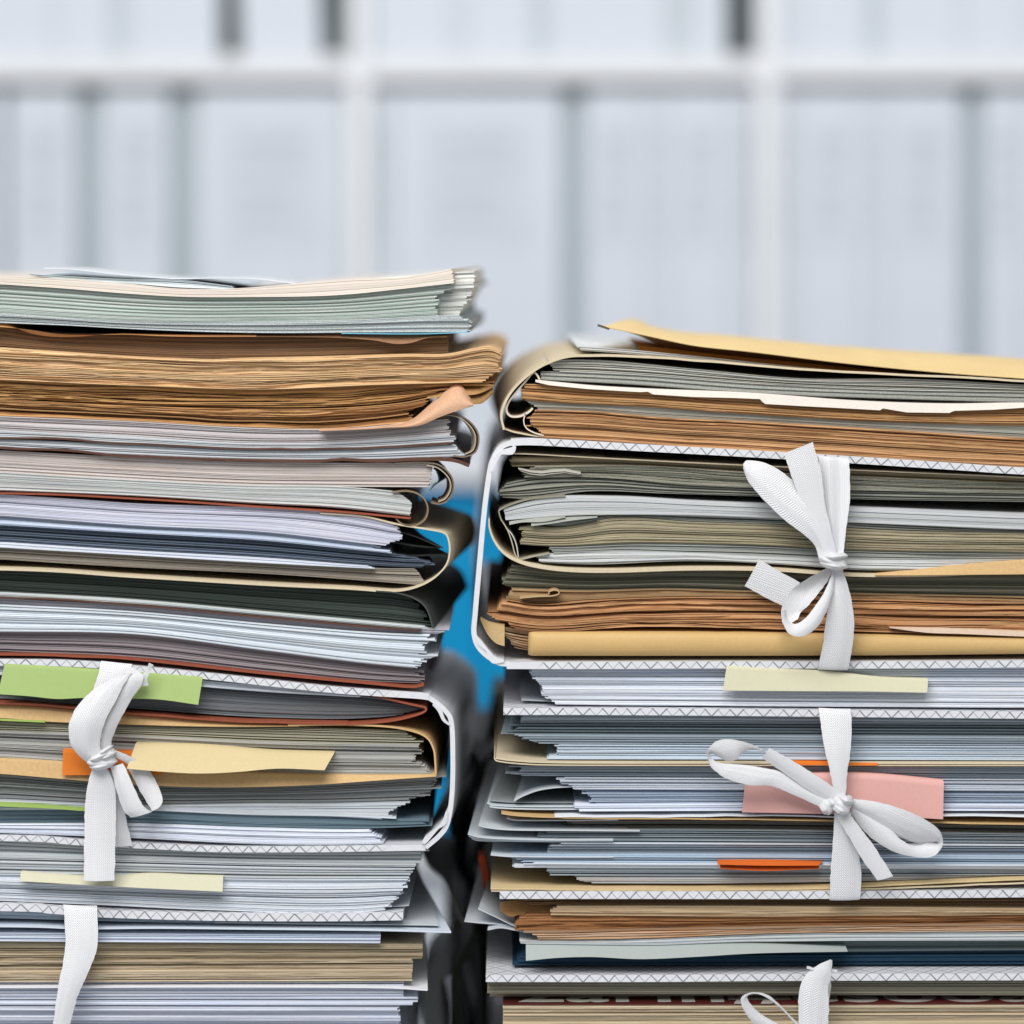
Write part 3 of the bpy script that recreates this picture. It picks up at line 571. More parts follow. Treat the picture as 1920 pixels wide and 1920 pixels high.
# --- sheets between the boards
v0 = [(0, 1578), (200, 1590), (420, 1598), (600, 1600), (795, 1596)]; v1 = [(0, 1606), (250, 1612), (480, 1618), (780, 1622)]; v2 = [(0, 1640), (250, 1645), (500, 1650), (775, 1650)]; v3 = [(0, 1690), (200, 1699), (400, 1708), (700, 1710), (740, 1706)]
bundle('paper_bundle', 'grey sheets just under the left binder', 'paper bundle', (196, 200, 200), v0, v1, EL, [(0, 796), (.5, 786), (1, 784)], GL, lt=2.3, rag=6, set=3, walk=1.2, back=(-60, 0))
bundle('paper_bundle', 'mixed grey sheets above the long cream note', 'paper bundle', (204, 208, 210), v1, v2, EL, [(0, 782), (1, 765)], GL, lt=2.4, rag=6, set=1.5, walk=1.6, gap=.35, back=(-60, 0))
bundle('paper_bundle', 'white sheets with stepped right end under the long cream note', 'paper bundle', (222, 225, 232), v2, v3, EL, [(0, 765), (.5, 748), (1, 722)], GL, lt=2.3, rag=5, set=1, walk=1.0, back=(-60, 0))
o = strip('loose_sheet', grey_s, [(600, 1712), (700, 1708), (766, 1704)], 1.5, d0=6, depth=160, bulge=(690, 766, 10, 0)); tag(o, 'grey sheet showing its corner under the stepped white sheets', 'sheet')
lb2 = thing('binder', 'white patterned binder with a rounded board end under the cream note, left pile', 'binder', W(200, 2215, 150), 'white binders with a lattice print')
strip('front_cover', board_mat(.6, -2), [(-560, 1696), (0, 1700), (100, 1705), (200, 1712), (400, 1718), (600, 1719), (756, 1717)], 14, parent=lb2, d0=-1.5, depth=300)
strip('spine', bm3, [(-560, 1697), (-580, 1720), (-582, 1900), (-582, 2180), (-560, 2205)], 10, parent=lb2, depth=300)
strip('back_cover', board_mat(.2, 0), [(-560, 2206), (200, 2208), (756, 2208)], 13, parent=lb2, d0=-1, depth=300)
w0 = [(0, 1712), (200, 1720), (400, 1726), (850, 1728)]; w1 = [(0, 1726), (300, 1734), (850, 1742)]
bundle('paper_bundle', 'blue shadowed sheets directly under the rounded board end', 'paper bundle', (176, 190, 204), w0, w1, EL, 690, GL, lt=2.3, back=(-60, 0), rag=8, set=4)  # bluish shade under the board is part of this colour
o = strip('loose_sheet', sheet_mat((208, 218, 230), .6, .03, name='cool_sheet'), [(-560, 1736), (0, 1736), (150, 1740), (300, 1739), (500, 1741), (700, 1743), (846, 1747)], 3, d0=-1, depth=180, bulge=(600, 846, -130, -12)); tag(o, 'wide white sheet whose corner sticks out furthest at the lower right of the left pile', 'sheet')
o = strip('loose_sheet', grey_s, [(400, 1733), (650, 1736), (822, 1738)], 1.6, d0=3, depth=180, bulge=(600, 822, -90, -8)); tag(o, 'second sheet lying just inside the sticking out corner of the left pile', 'sheet')
w2 = [(0, 1750), (300, 1752), (716, 1754)]; w3 = [(0, 1765), (300, 1767), (716, 1769)]
bundle('paper_bundle', 'dark slate sheets under the wide sheet of the left pile', 'paper bundle', (104, 118, 134), [(0, 1741), (300, 1743), (790, 1748)], w2, EL, 760, GL, lt=2.5, back=(-60, 0), rag=6, set=6, gap=.4)  # dark colour stands for the shade in the gap
bundle('paper_bundle', 'short bright sheets lying on the old tan books', 'paper bundle', (218, 226, 240), w2, w3, EL, 715, GL, lt=2.2, back=(-60, 0), rag=1.5, set=0)
z1 = [(0, 1806), (790, 1802)]
bundle('old_book', 'upper tan paged book near the bottom of the left pile', 'book', (190, 172, 142), [(0, 1769), (400, 1772), (792, 1775)], z1, EL, 792, None, lt=2.6, back=(-60, 0), rag=.8, set=2.5, jit=.5, tear=.25, line=.38, fib=.14, var=(172, 156, 128))
bundle('old_book', 'lower tan paged book near the bottom of the left pile', 'book', (206, 188, 160), z1, [(0, 1843), (770, 1841)], EL, 772, None, lt=2.6, back=(-60, 0), rag=.8, set=.6, jit=.5, tear=.25, line=.38, fib=.14, var=(184, 166, 138))
bundle('paper_bundle', 'white sheets right under the lower tan book', 'paper bundle', (216, 218, 230), [(0, 1844), (772, 1843)], [(0, 1872), (755, 1872)], EL, 757, GL, lt=2.6, back=(-60, 0), rag=3, set=1.5, walk=1.8, gap=.4)
o = strip('loose_sheet', white_s, [(-560, 1852), (0, 1851), (400, 1850), (700, 1851), (802, 1856)], 2.4, d0=-.5, depth=180, bulge=(700, 802, -30, 0)); tag(o, 'white sheet with a long corner below the lower tan book', 'sheet')
bundle('paper_bundle', 'pale sheets with a small torn step low in the left pile', 'paper bundle', (210, 215, 228), [(0, 1873), (784, 1872)], [(0, 1886), (784, 1887)], EL, 783, GL, lt=2.2, back=(-60, 0), rag=7, set=1)
bundle('paper_bundle', 'white sheets at the bottom picture edge of the left pile', 'paper bundle', (216, 219, 230), [(0, 1887), (750, 1888)], [(0, 1960), (750, 1960)], EL, 749, GL, lt=2.3, back=(-60, 0), rag=3, set=1, walk=1.2)
bundle('paper_bundle', 'white sheets below the picture edge in the left pile', 'paper bundle', (210, 214, 222), [(0, 1961), (750, 1961)], [(0, 2200), (750, 2201)], EL, 752, GL, lt=6, rag=5, set=1, walk=1.2)
bundle('paper_bundle', 'grey pages at the foot of the left pile', 'paper bundle', (170, 168, 160), [(0, 2216), (750, 2216)], [(0, 2519), (750, 2519)], EL, 790, GL, lt=8, rag=5, set=1, walk=1.2)
# notes, left
def note(label, cat_col, *a, **kw):
    o = panel('sticky_note', sheet_mat(cat_col, .75, .025, .1, name='note_paper', bump=.05), *a, **kw); tag(o, label, 'sticky note', 'sticky notes'); return o
note('bright green sticky note hanging behind the left ribbon loop', (160, 182, 116), [(8, 1243), (120, 1249), (250, 1258), (381, 1268)], [(0, 1298), (60, 1302), (110, 1307), (160, 1305), (240, 1306), (300, 1308), (374, 1318)], [(0, 10), (1, 0)], [(0, 381), (1, 374)], -1.5, -5, tail=8)
note('green sticky note edge above the kraft folder pages, left picture edge', (150, 176, 96), [(-80, 1344), (85, 1351)], [(-80, 1347), (85, 1354)], -90, 85, 0, -1.2, tail=10)
note('thin green sticky note edge in the pages left of the ribbon tail', (150, 176, 96), [(-60, 1503), (30, 1506), (80, 1509), (165, 1516)], [(-60, 1506), (30, 1511), (80, 1513), (165, 1519)], -80, 165, -.5, -2.5, tail=12)
note('orange sticky note behind the knot of the left ribbon', (218, 122, 48), [(119, 1405), (306, 1409)], [(119, 1451), (306, 1450)], 119, 306, -1, -3, tail=6)
note('pale yellow sticky note right of the left ribbon knot', (210, 193, 150), [(255, 1393), (400, 1398), (500, 1407), (627, 1411)], [(243, 1434), (300, 1439), (380, 1443), (450, 1440), (520, 1434), (611, 1437)], [(0, 255), (1, 243)], [(0, 627), (1, 611)], -1.5, -9, tail=6)
note('long cream sticky note under the tail of the left ribbon', (208, 205, 180), [(40, 1634), (100, 1639), (170, 1643), (230, 1641), (290, 1638), (350, 1641), (419, 1643)], [(40, 1648), (120, 1653), (250, 1660), (419, 1668)], 40, 419, -1, -4, tail=6)

# ================================================================== RIGHT PILE
# envelope on top (soft pillow)
def envelope():
    mb = MB(); xs = np.linspace(1122, EL*0+2340, 110); fr = ev([(1122, 611), (1140, 614), (1200, 626), (1300, 647), (1400, 658), (1600, 682), (1780, 699), (1920, 709), (2340, 740)], xs)
    rise = np.interp(xs, [1122, 1200, 1330, 1500, 1700, 1920, 2340], [0, 8, 14, 18, 23, 26, 20])     # px above the front edge
    rs = np.random.RandomState(5); cre = smooth_noise(rs, xs, 34, .8)
    sh = np.clip(1-(xs-1122)/150, 0, 1)
    ds = [0, 2, 6, 15, 32, 60, 95, 130, 160]; g = [0, .05, .16, .36, .66, .95, 1.05, .9, .6]
    top = np.stack([to3(xs+sh*d*.55, fr-rise*a+cre*(a > .1)*(1+.5*math.sin(i*1.7)), d-1) for i, (d, a) in enumerate(zip(ds, g))])
    low = ev([(1122, 612.5), (1190, 632), (1300, 668), (1400, 684), (1600, 702), (1750, 709), (1920, 712), (2340, 742)], xs)
    dsb = [0, 2, 8, 24, 40, 60, 100, 160]; gb = [0, .01, .03, .08, 1, 1, 1, .6]
    bot = np.stack([to3(xs+sh*d*.55, fr+1.5+(low-fr)*a, d-1+.2) for d, a in zip(dsb, gb)])
    uv = lambda P: np.stack([np.stack([xs, np.full_like(xs, i*20.)], -1) for i in range(len(P))])
    mb.grid(top[::-1], uv(top)); mb.grid(bot, uv(bot)); mb.grid(np.stack([top[0], bot[0]]), uv(top[:2]))
    mb.grid(np.stack([bot[-1], top[-1]]), uv(top[:2]))
    return mb
o = envelope().build('envelope', sheet_mat((240, 210, 148), .6, .06, .25, name='manila_envelope')); tag(o, 'big manila envelope with a raised left tip on top of the right pile', 'envelope')
o = strip('envelope_corner', sheet_mat((92, 88, 74), .6, .1, name='envelope_opening'), [(1121, 610), (1131, 613), (1142, 617)], 4, depth=6, d0=-1.6); tag(o, None, None)  # dark strip painted for the shade inside the envelope opening
o.name = 'corner_crease'; o.parent = [q for q in bpy.data.objects if q.name == 'envelope'][0]; o.location = tuple(np.array(o.location)-np.array(o.parent.location))
t0 = [(1083, 650), (1160, 655), (1300, 668), (1450, 684), (1600, 697), (1920, 706)]
bundle('paper_bundle', 'few thin white sheets between the envelope and the beige folder', 'paper bundle', (220, 222, 222), t0, [(1083, 658), (1160, 663), (1300, 676), (1450, 690), (1600, 701), (1920, 709)], [(0, 1083), (1, 1090)], ER, GR, lt=1.8, rag=6, set=5, gap=.6, back=(0, -5))
o = panel('brown_paper', sheet_mat((176, 120, 60), .7, .08, name='brown_paper'), [(1200, 650), (1400, 672), (1700, 700), (2300, 735)], [(1200, 662), (1400, 684), (1700, 705), (2300, 738)], 1200, 2300, 14, 12, n=60, tail=120); tag(o, 'brown paper shadowed under the manila envelope', 'paper')  # brown colour stands for shade on the envelope's underside
bf = thing('beige_folder', 'beige folder bulging round newspapers at the top left of the right pile', 'folder', W(1400, 815, 100))
strip('cover', kraft_l, [(2340, 735), (1920, 714), (1800, 707), (1700, 703), (1500, 692), (1300, 675), (1180, 668), (1100, 667), (1060, 671), (1025, 682), (995, 700), (965, 728), (947, 755), (940, 780), (945, 806)], 4, parent=bf, d0=-.5, bulge=(1150, 955, -26, 6), wob=.4)
strip('cover_base', kraft_l, [(944, 804), (975, 813), (1050, 822), (1300, 836), (1500, 848), (2340, 890)], 2.5, parent=bf, d0=2)
strip('inner_liner', sheet_mat((228, 216, 196), .7, .05, name='liner'), [(1012, 712), (1006, 702), (999, 700), (985, 716), (966, 738), (953, 756), (950, 771), (958, 781), (975, 781), (990, 774), (999, 766)], 3.2, parent=bf, d0=1, depth=150)
strip('inner_liner', sheet_mat((228, 216, 196), .7, .05, name='liner'), [(985, 776), (982, 790), (987, 803), (1002, 812), (1020, 817)], 2, parent=bf, d0=1, depth=150)
a0 = [(1022, 678), (1060, 675), (1100, 675), (1300, 692), (1500, 710), (1700, 711), (1920, 722)]; a1 = [(1035, 697), (1200, 704), (1400, 719), (1650, 731), (1920, 736)]; a2 = [(1015, 713), (1200, 723), (1400, 738), (1650, 748), (1920, 756)]
bundle('newspaper_bundle', 'uppermost grey newspapers inside the beige folder', 'newspapers', (200, 198, 186), a0, a1, [(0, 1025), (.5, 1033), (1, 1047)], ER, GR, lt=2.6, rag=4, set=2, wave=.3, tear=.15, back=(0, -6), fib=.1)
bundle('newspaper_bundle', 'dotted grey newspapers second from the top in the beige folder', 'newspapers', (184, 184, 174), a1, a2, [(0, 1015), (1, 1017)], ER, GR, lt=2.6, rag=2, set=2, dots=.35, back=(0, -6))
o = panel('torn_cover_sheet', sheet_mat((222, 215, 206), .7, .04, name='torn_white'), [(1004, 712), (1060, 718), (1100, 722), (1220, 729), (1380, 735), (1430, 738), (1600, 751), (1780, 757), (1920, 755), (2300, 775)],
   [(1004, 716), (1030, 722), (1100, 729), (1200, 735), (1216, 734), (1222, 739), (1300, 744), (1380, 746), (1425, 748), (1432, 757), (1500, 761), (1560, 764), (1650, 769), (1652, 765), (1700, 773), (1782, 774), (1786, 770), (1860, 768), (1920, 764), (2300, 790)], 1004, 2300, .6, -1, n=260, tail=60, sharp=True)
tag(o, 'torn white cover sheet lapping over the orange newspapers in the beige folder', 'sheet')
a3 = [(980, 750), (1000, 752), (1200, 763), (1400, 777), (1650, 791), (1920, 799)]; a4 = [(1005, 769), (1100, 771), (1240, 783), (1400, 790), (1650, 805), (1920, 822)]; a5 = [(1015, 822), (1100, 827), (1250, 837), (1400, 847), (1650, 862), (1920, 876)]
bundle('newspaper_bundle', 'orange brown newspapers under the torn white sheet', 'newspapers', (214, 158, 98), [(985, 720), (1030, 722), (1100, 727), (1220, 733), (1380, 743), (1600, 760), (1780, 768), (1920, 765)], a3, [(0, 986), (.4, 979), (1, 982)], ER, GR, lt=2.8, rag=4, set=.6, wave=.4, tear=.3, fib=.16, tint=.08, line=.3)
bundle('newspaper_bundle', 'grey green pages between two brown newspaper bundles', 'newspapers', (172, 170, 158), a3, a4, [(0, 984), (.6, 1000), (1, 1004)], ER, GR, lt=2.6, rag=4, set=2.5)
bundle('newspaper_bundle', 'brown newspapers at the bottom of the beige folder', 'newspapers', (212, 156, 102), a4, a5, [(0, 1002), (.15, 992), (.5, 993), (.75, 1010), (1, 1022)], ER, GR, lt=3.0, rag=4, set=.5, wave=.6, tear=.3, fib=.16, tint=.09, line=.3)
# --- big ribbon binder
rb = thing('binder', 'tall white patterned binder stuffed with newspapers and tied with the upper right ribbon', 'binder', W(1400, 1255, 150), 'white binders with a lattice print')
strip('front_cover', board_mat(.4, 2), [(2340, 905), (1920, 883), (1800, 875), (1600, 862), (1400, 850), (1200, 839), (1100, 833), (1000, 828), (958, 829)], 13, parent=rb, d0=-1.5, depth=310, inkx=(1005, 1030))
strip('spine', bm3, [(962, 829), (940, 838), (926, 858), (918, 884), (908, 960), (899, 1060), (891, 1150), (889, 1188), (900, 1216), (930, 1240), (955, 1245)], 9.5, parent=rb, inkx=(2000, 2100), d0=-1.2, depth=310, bulge=(960, 890, -14, 0))
strip('hinge', sheet_mat((222, 224, 228), .4, .05, name='hinge_vinyl2'), [(966, 836), (958, 845), (940, 848), (930, 860), (922, 884)], 8, parent=rb, d0=-1.8, depth=300, taper=[5, 14, 8, 8, 3])
strip('hinge', sheet_mat((222, 224, 228), .4, .05, name='hinge_vinyl2'), [(893, 1192), (900, 1204), (914, 1219), (926, 1236), (945, 1238)], 8, parent=rb, d0=-1.8, depth=300, taper=[3, 10, 5, 14, 5])
strip('inner_lining', kraft_l, [(930, 862), (945, 853), (990, 852), (1100, 858), (1400, 873), (1920, 896), (2340, 915)], 2, parent=rb, d0=2)
strip('back_cover', board_mat(.0, -3), [(2340, 1240), (1920, 1244), (1600, 1246), (1300, 1246), (1100, 1247), (950, 1247)], 13, parent=rb, d0=-1.5, depth=310, inkx=(1005, 1020))
b0 = [(958, 858), (1100, 858), (1400, 873), (1600, 883), (1920, 896)]; b1 = [(960, 876), (1200, 875), (1400, 887), (1600, 895), (1920, 908)]
bundle('newspaper_bundle', 'tan newspapers right under the upper board of the tall binder', 'newspapers', (156, 138, 106), b0, b1, 959, ER, GR, lt=2.6, rag=2, set=4, wave=.2, tear=.2)
b2 = [(990, 900), (1100, 899), (1300, 913), (1600, 922), (1920, 928)]
bundle('newspaper_bundle', 'speckled grey newspapers with a white fold near the top of the tall binder', 'newspapers', (166, 164, 146), b1, b2, [(0, 1005), (.4, 985), (1, 990)], ER, GR, lt=3, rag=6, set=4, wave=1.0, dots=.3, gap=.4, tear=.2)
b3 = [(945, 935), (980, 938), (1100, 924), (1250, 928), (1600, 938), (1920, 944)]
bundle('newspaper_bundle', 'grey newspapers bent down at the left end in the tall binder', 'newspapers', (156, 156, 144), [(935, 912)]+b2, b3, [(0, 948), (.6, 935), (1, 943)], ER, GR, lt=2.8, rag=6, set=5, wave=.5, gap=.35)
bundle('paper_bundle', 'small pale strips of paper left of the speckled newspapers', 'paper bundle', (206, 200, 186), [(975, 878), (1000, 884), (1060, 880), (1090, 886)], [(975, 884), (1000, 892), (1060, 888), (1090, 892)], 980, 1095, GR, lt=4, set=2, wave=1.5, depth=60, rag=8)
b4 = [(945, 976), (1050, 968), (1200, 965), (1400, 970), (1600, 980), (1920, 993)]
bw = thing('book', 'pale grey book with a clean white page block and drooping left end', 'book', W(1400, 985, 100))
mb = MB(); bundle_into(mb, [(944, 954), (1000, 938), (1150, 932), (1300, 940), (1600, 952), (1920, 965)], b4, [(0, 944), (1, 948)], ER, lt=1.9, rag=.6, set=.8, walk=.25, jit=.15, gap=.06); mb.build('page_block', edge_mat((206, 207, 206), .14, .04), bw)
strip('cover', sheet_mat((150, 146, 128), .6, .08, name='olive_cover'), [(1060, 930), (1000, 935), (962, 945), (938, 956), (936, 963), (941, 978)], 2.2, parent=bw, d0=.2)
b5 = [(1000, 984), (1050, 990), (1150, 973), (1300, 980), (1500, 987), (1700, 997), (1920, 1001)]
bundle('paper_bundle', 'wavy thin sheets under the pale grey book', 'paper bundle', (184, 186, 178), b4, b5, [(0, 965), (1, 995)], ER, GR, lt=2.6, rag=14, set=2.5, wave=.8, gap=.5)
for k, (a, b, x0, x1) in enumerate([([(955, 978), (1000, 972), (1060, 968)], [(955, 984), (975, 980), (1020, 978), (1060, 970)], 955, 1060), ([(998, 977), (1050, 971), (1120, 968)], [(998, 986), (1030, 982), (1070, 976), (1120, 970)], 996, 1120)]):
    o = panel('paper_tab', sheet_mat((160, 164, 156), .7, .06, name='grey_tab'), a, b, x0, x1, 1, -.6, n=30, tail=40, rip=.4); tag(o, ['left', 'right'][k]+' grey paper corner drooping under the pale grey book', 'sheet', 'drooping corners')
b6 = [(975, 1022), (1000, 1024), (1200, 1020), (1400, 1023), (1600, 1033), (1920, 1038)]
bundle('newspaper_bundle', 'thick taupe newspapers in the middle of the tall binder', 'newspapers', (184, 172, 142), [(980, 985)]+b5[1:], b6, [(0, 986), (.5, 980), (1, 974)], ER, GR, lt=2.5, rag=4, set=1.8, wave=.3, tear=.2, dots=.12, fib=.12, line=.3)
b7 = [(1030, 1040), (1100, 1036), (1300, 1038), (1600, 1048), (1920, 1052)]
bundle('paper_bundle', 'grey sheets below the thick taupe newspapers', 'paper bundle', (168, 170, 162), b6, b7, [(0, 1028), (1, 1034)], ER, GR, lt=2.5, rag=6, set=2.2, wave=.5, gap=.4)
b8 = [(1010, 1056), (1100, 1061), (1300, 1054), (1450, 1060), (1600, 1070), (1700, 1072), (1920, 1062)]
bundle('newspaper_bundle', 'white folded newspapers lying in the curved beige strap', 'newspapers', (214, 214, 210), b7, b8, [(0, 1020), (.5, 1010), (1, 1013)], ER, GR, lt=2.8, rag=3, set=.8, wave=1.0, gap=.45, tint=.09)
sf = thing('curved_folder', 'curved beige folder edge sweeping down the left inside the tall binder', 'folder', W(1200, 1075, 100))
strip('cover', kraft_l, [(917, 972), (918, 990), (926, 1012), (942, 1034), (965, 1049), (1000, 1060), (1060, 1068), (1150, 1070), (1300, 1066), (1450, 1068), (1600, 1078), (1750, 1078), (1920, 1072), (2340, 1072)], 5.5, parent=sf, d0=-.2, taper=[2.5, 3.5, 5, 7, 8, 7, 6, 6, 6])
strip('inner_leaf', sheet_mat((176, 170, 148), .7, .06, name='olive_leaf'), [(940, 975), (952, 995), (960, 1018), (966, 1040), (975, 1049), (1000, 1044), (1030, 1038)], 2.2, parent=sf, d0=1, depth=120, bulge=(1000, 935, -14, 0))
strip('inner_leaf', sheet_mat((196, 196, 186), .7, .06, name='pale_leaf'), [(948, 990), (960, 1003), (968, 1022), (972, 1046)], 2, parent=sf, d0=1.5, depth=120)
panel('raised_flap', kraft, [(1640, 1076), (1700, 1070), (1800, 1060), (1920, 1050), (2340, 1045)], [(1640, 1078), (1700, 1078), (1800, 1077), (1920, 1076), (2340, 1076)], 1640, 2340, .2, -1.4, n=40, parent=sf, tail=50)
b9 = [(950, 1106), (1100, 1110), (1250, 1107), (1400, 1111), (1920, 1122)]
bundle('paper_bundle', 'dark olive pages under the curved beige folder', 'paper bundle', (128, 126, 108), [(955, 1062), (1060, 1072), (1150, 1074), (1300, 1070), (1600, 1080), (1920, 1080)], b9, [(0, 960), (.5, 952), (.8, 938), (1, 955)], ER, GR, lt=2.6, rag=7, set=5.5, wave=.3, line=.35)
b10 = [(950, 1126), (1000, 1134), (1100, 1128), (1250, 1122), (1400, 1122), (1920, 1132)]
bundle('newspaper_bundle', 'thin brown newspapers above the rust coloured bundle', 'newspapers', (178, 142, 98), b9, b10, [(0, 960), (1, 950)], ER, GR, lt=3.0, rag=8, set=3.5, wave=.7, tear=.4, gap=.4)
o = strip('paper_curl', sheet_mat((196, 168, 126), .7, .08, name='tan_curl'), [(975, 1121), (1010, 1118), (1034, 1117), (1046, 1114), (1048, 1109), (1040, 1106), (1030, 1109), (1029, 1114)], 1.8, d0=-1, depth=60); tag(o, 'small rolled paper curl left of the brown newspapers in the tall binder', 'paper curl')
b11 = [(930, 1172), (990, 1182), (1200, 1176), (1500, 1182), (1920, 1194)]
bundle('newspaper_bundle', 'wavy rust coloured newspapers just above the gold envelope', 'newspapers', (212, 158, 108), b10, b11, [(0, 950), (.25, 930), (.7, 934), (1, 960)], ER, GR, lt=3.8, rag=7, set=1.0, wave=1.5, tear=.5, jit=.7, gap=.4, tint=.1, fib=.16, var=(196, 142, 96), clump=.3)
bundle('newspaper_bundle', 'crumpled scraps of newsprint left of the gold envelope', 'newspapers', (196, 158, 118), [(940, 1178), (1000, 1186), (1040, 1188)], [(940, 1200), (970, 1214), (1000, 1220), (1040, 1218)], [(0, 935), (.5, 948), (1, 962)], 1040, GR, lt=3.6, rag=9, set=3, wave=2.6, tear=.9, gap=.5, depth=80)
o = panel('bent_flap', sheet_mat((186, 160, 116), .7, .1, name='tan_flap'), [(901, 1158), (915, 1166), (932, 1170), (950, 1172)], [(901, 1162), (912, 1185), (928, 1204), (946, 1211)], 901, 946, 4, -1, n=20, belly=1); tag(o, 'bent tan paper flap hanging at the left end of the rust coloured newspapers', 'paper flap')
o = panel('pale_sheet', sheet_mat((206, 184, 164), .7, .05, name='peach_sheet'), [(1668, 1176), (1760, 1178), (1920, 1184), (2340, 1190)], [(1668, 1177), (1740, 1186), (1800, 1188), (1920, 1193), (2340, 1196)], 1668, 2340, .5, -.8, n=40, tail=60); tag(o, 'pale peach sheet showing above the right part of the gold envelope', 'sheet')
def gold():
    mb = MB(); xs = np.concatenate([[990, 992, 996], np.linspace(1002, 2340, 70)]); T = ev([(990, 1184), (1300, 1185), (1500, 1187), (1920, 1195), (2340, 1200)], xs); B = ev([(990, 1232), (1300, 1232), (1650, 1231), (1920, 1228), (2340, 1226)], xs)
    fr = np.interp(xs, [990, 992, 996, 1002], [5, 2, .6, 0]); rs = np.random.RandomState(3); rows = []
    prof = [(0, 150), (0, 60), (0, 8), (.02, 2.2), (.07, .8), (.2, .1), (.45, -.4), (.7, -.1), (.88, .8), (.97, 2.4), (1, 7), (1, 60), (1, 150)]
    for a, d in prof: rows.append(to3(xs, T+(B-T)*a, (d+fr*(1 if d < 10 else 0)-.8)))
    P = np.stack(rows); mb.grid(P, np.stack([np.stack([xs, np.full_like(xs, i*9.)], -1) for i in range(len(P))])); return mb
o = gold().build('gold_envelope', sheet_mat((204, 170, 112), .5, .04, .35, name='gold_envelope')); tag(o, 'smooth golden envelope at the bottom of the tall binder', 'envelope')
# --- white sheets below
c0 = [(998, 1254), (1300, 1254), (1920, 1252)]; c1 = [(1000, 1286), (1300, 1287), (1920, 1290)]; c2 = [(1045, 1322), (1300, 1324), (1920, 1328)]
bundle('paper_bundle', 'bright sheets holding the cream note, upper part, right pile', 'paper bundle', (218, 224, 234), c0, c1, [(0, 998), (.5, 1002), (1, 1016)], ER, GR, lt=2.3, rag=4, set=1.2, walk=1.1, back=(0, -15))
bundle('paper_bundle', 'very white sheets resting on the thin patterned board, right pile', 'paper bundle', (228, 230, 238), c1, c2, [(0, 1016), (.5, 1022), (1, 1044)], ER, GR, lt=2.6, rag=4, set=.6, walk=.8, back=(0, -15))
o = strip('loose_sheet', grey_s, [(978, 1318), (1040, 1321), (1100, 1323)], 1.2, d0=8, depth=150, bulge=(1030, 978, -14, 0)); tag(o, 'single grey sheet peeking out left of the very white sheets', 'sheet')
rb2 = thing('binder', 'pair of thin patterned boards around loose sheets, tied by the lower right ribbon', 'binder', W(1400, 1690, 150), 'white binders with a lattice print')
strip('front_cover', board_mat(.5, 5), [(2340, 1342), (1920, 1340), (1400, 1335), (1100, 1333), (944, 1333)], 13, parent=rb2, d0=-1.5, depth=300)
strip('back_cover', board_mat(.15, 1), [(2340, 1670), (1920, 1674), (1500, 1677), (1200, 1677), (937, 1677)], 14, parent=rb2, d0=-1.5, depth=300)
strip('spine', bm3, [(2345, 1340), (2362, 1360), (2366, 1500), (2362, 1650), (2345, 1672)], 10, parent=rb2, depth=300)
d1 = [(950, 1362), (1920, 1366)]; d2 = [(950, 1380), (1920, 1384)]; d3 = [(960, 1398), (1920, 1402)]; d4 = [(1010, 1425), (1920, 1427)]
bundle('paper_bundle', 'blue grey sheets under the upper thin board, top layer', 'paper bundle', (176, 186, 192), [(950, 1341), (1300, 1342), (1920, 1348)], d1, [(0, 980), (1, 978)], ER, GR, lt=2.4, rag=5, set=4, walk=2.2, gap=.35)
bundle('paper_bundle', 'dark teal sheets with long left corners under the upper thin board', 'paper bundle', (132, 148, 154), d1, d2, [(0, 975), (.6, 955), (1, 952)], ER, GR, lt=2.6, rag=14, set=4.5, walk=2.0, gap=.4, back=(0, 30))
bundle('paper_bundle', 'grey sheets with stepped left end above the kraft folded edge', 'paper bundle', (170, 182, 190), d2, d3, [(0, 965), (.6, 985), (1, 1010)], ER, GR, lt=2.4, rag=10, set=3, walk=1.6, back=(0, 25))
bundle('paper_bundle', 'pale blue sheets lying on the kraft folded edge', 'paper bundle', (200, 212, 224), d3, d4, [(0, 1045), (.5, 1052), (1, 1020)], ER, GR, lt=2.3, rag=8, set=1.5, walk=1.0, back=(0, 15))
kd = thing('kraft_folder', 'thin kraft folder with a rounded left fold between pale blue sheets', 'folder', W(1400, 1436, 100))
strip('cover', kraft_l, [(930, 1421), (960, 1425), (1030, 1429), (1200, 1430), (1400, 1430), (1920, 1431), (2340, 1431)], 3, parent=kd, d0=-.8, bulge=(1000, 928, 8, -3))
strip('cover_base', kraft_l, [(927, 1421), (935, 1427), (980, 1432), (1040, 1434), (1200, 1434.5), (1920, 1435), (2340, 1435)], 2.4, parent=kd, d0=-.5)
note('thin orange sticky note edge on the kraft folder behind the lower right ribbon', (226, 120, 44), [(1480, 1427), (1645, 1430)], [(1480, 1433), (1645, 1434)], 1480, 1645, -1.2, -1.5, tail=6)
e1 = [(960, 1460), (1400, 1462), (1920, 1464)]; e2 = [(1060, 1483), (1400, 1484), (1920, 1486)]; e3 = [(1080, 1510), (1400, 1508), (1920, 1510)]; e4 = [(1075, 1522), (1400, 1521), (1920, 1521)]
bundle('paper_bundle', 'slate sheets below the kraft folded edge', 'paper bundle', (152, 164, 176), [(960, 1438), (1920, 1440)], e1, [(0, 958), (.4, 966), (.8, 966), (1, 1020)], ER, GR, lt=2.4, rag=7, set=3, walk=1.2, gap=.25)
bundle('paper_bundle', 'light grey sheets level with the top of the pink note', 'paper bundle', (194, 200, 210), e1, e2, [(0, 1058), (1, 1078)], ER, GR, lt=2.4, rag=7, set=2, walk=1.0)
bundle('paper_bundle', 'blue sheets level with the middle of the pink note', 'paper bundle', (170, 186, 206), e2, e3, [(0, 1085), (1, 1112)], ER, GR, lt=2.4, rag=12, set=2.4, walk=1.4)
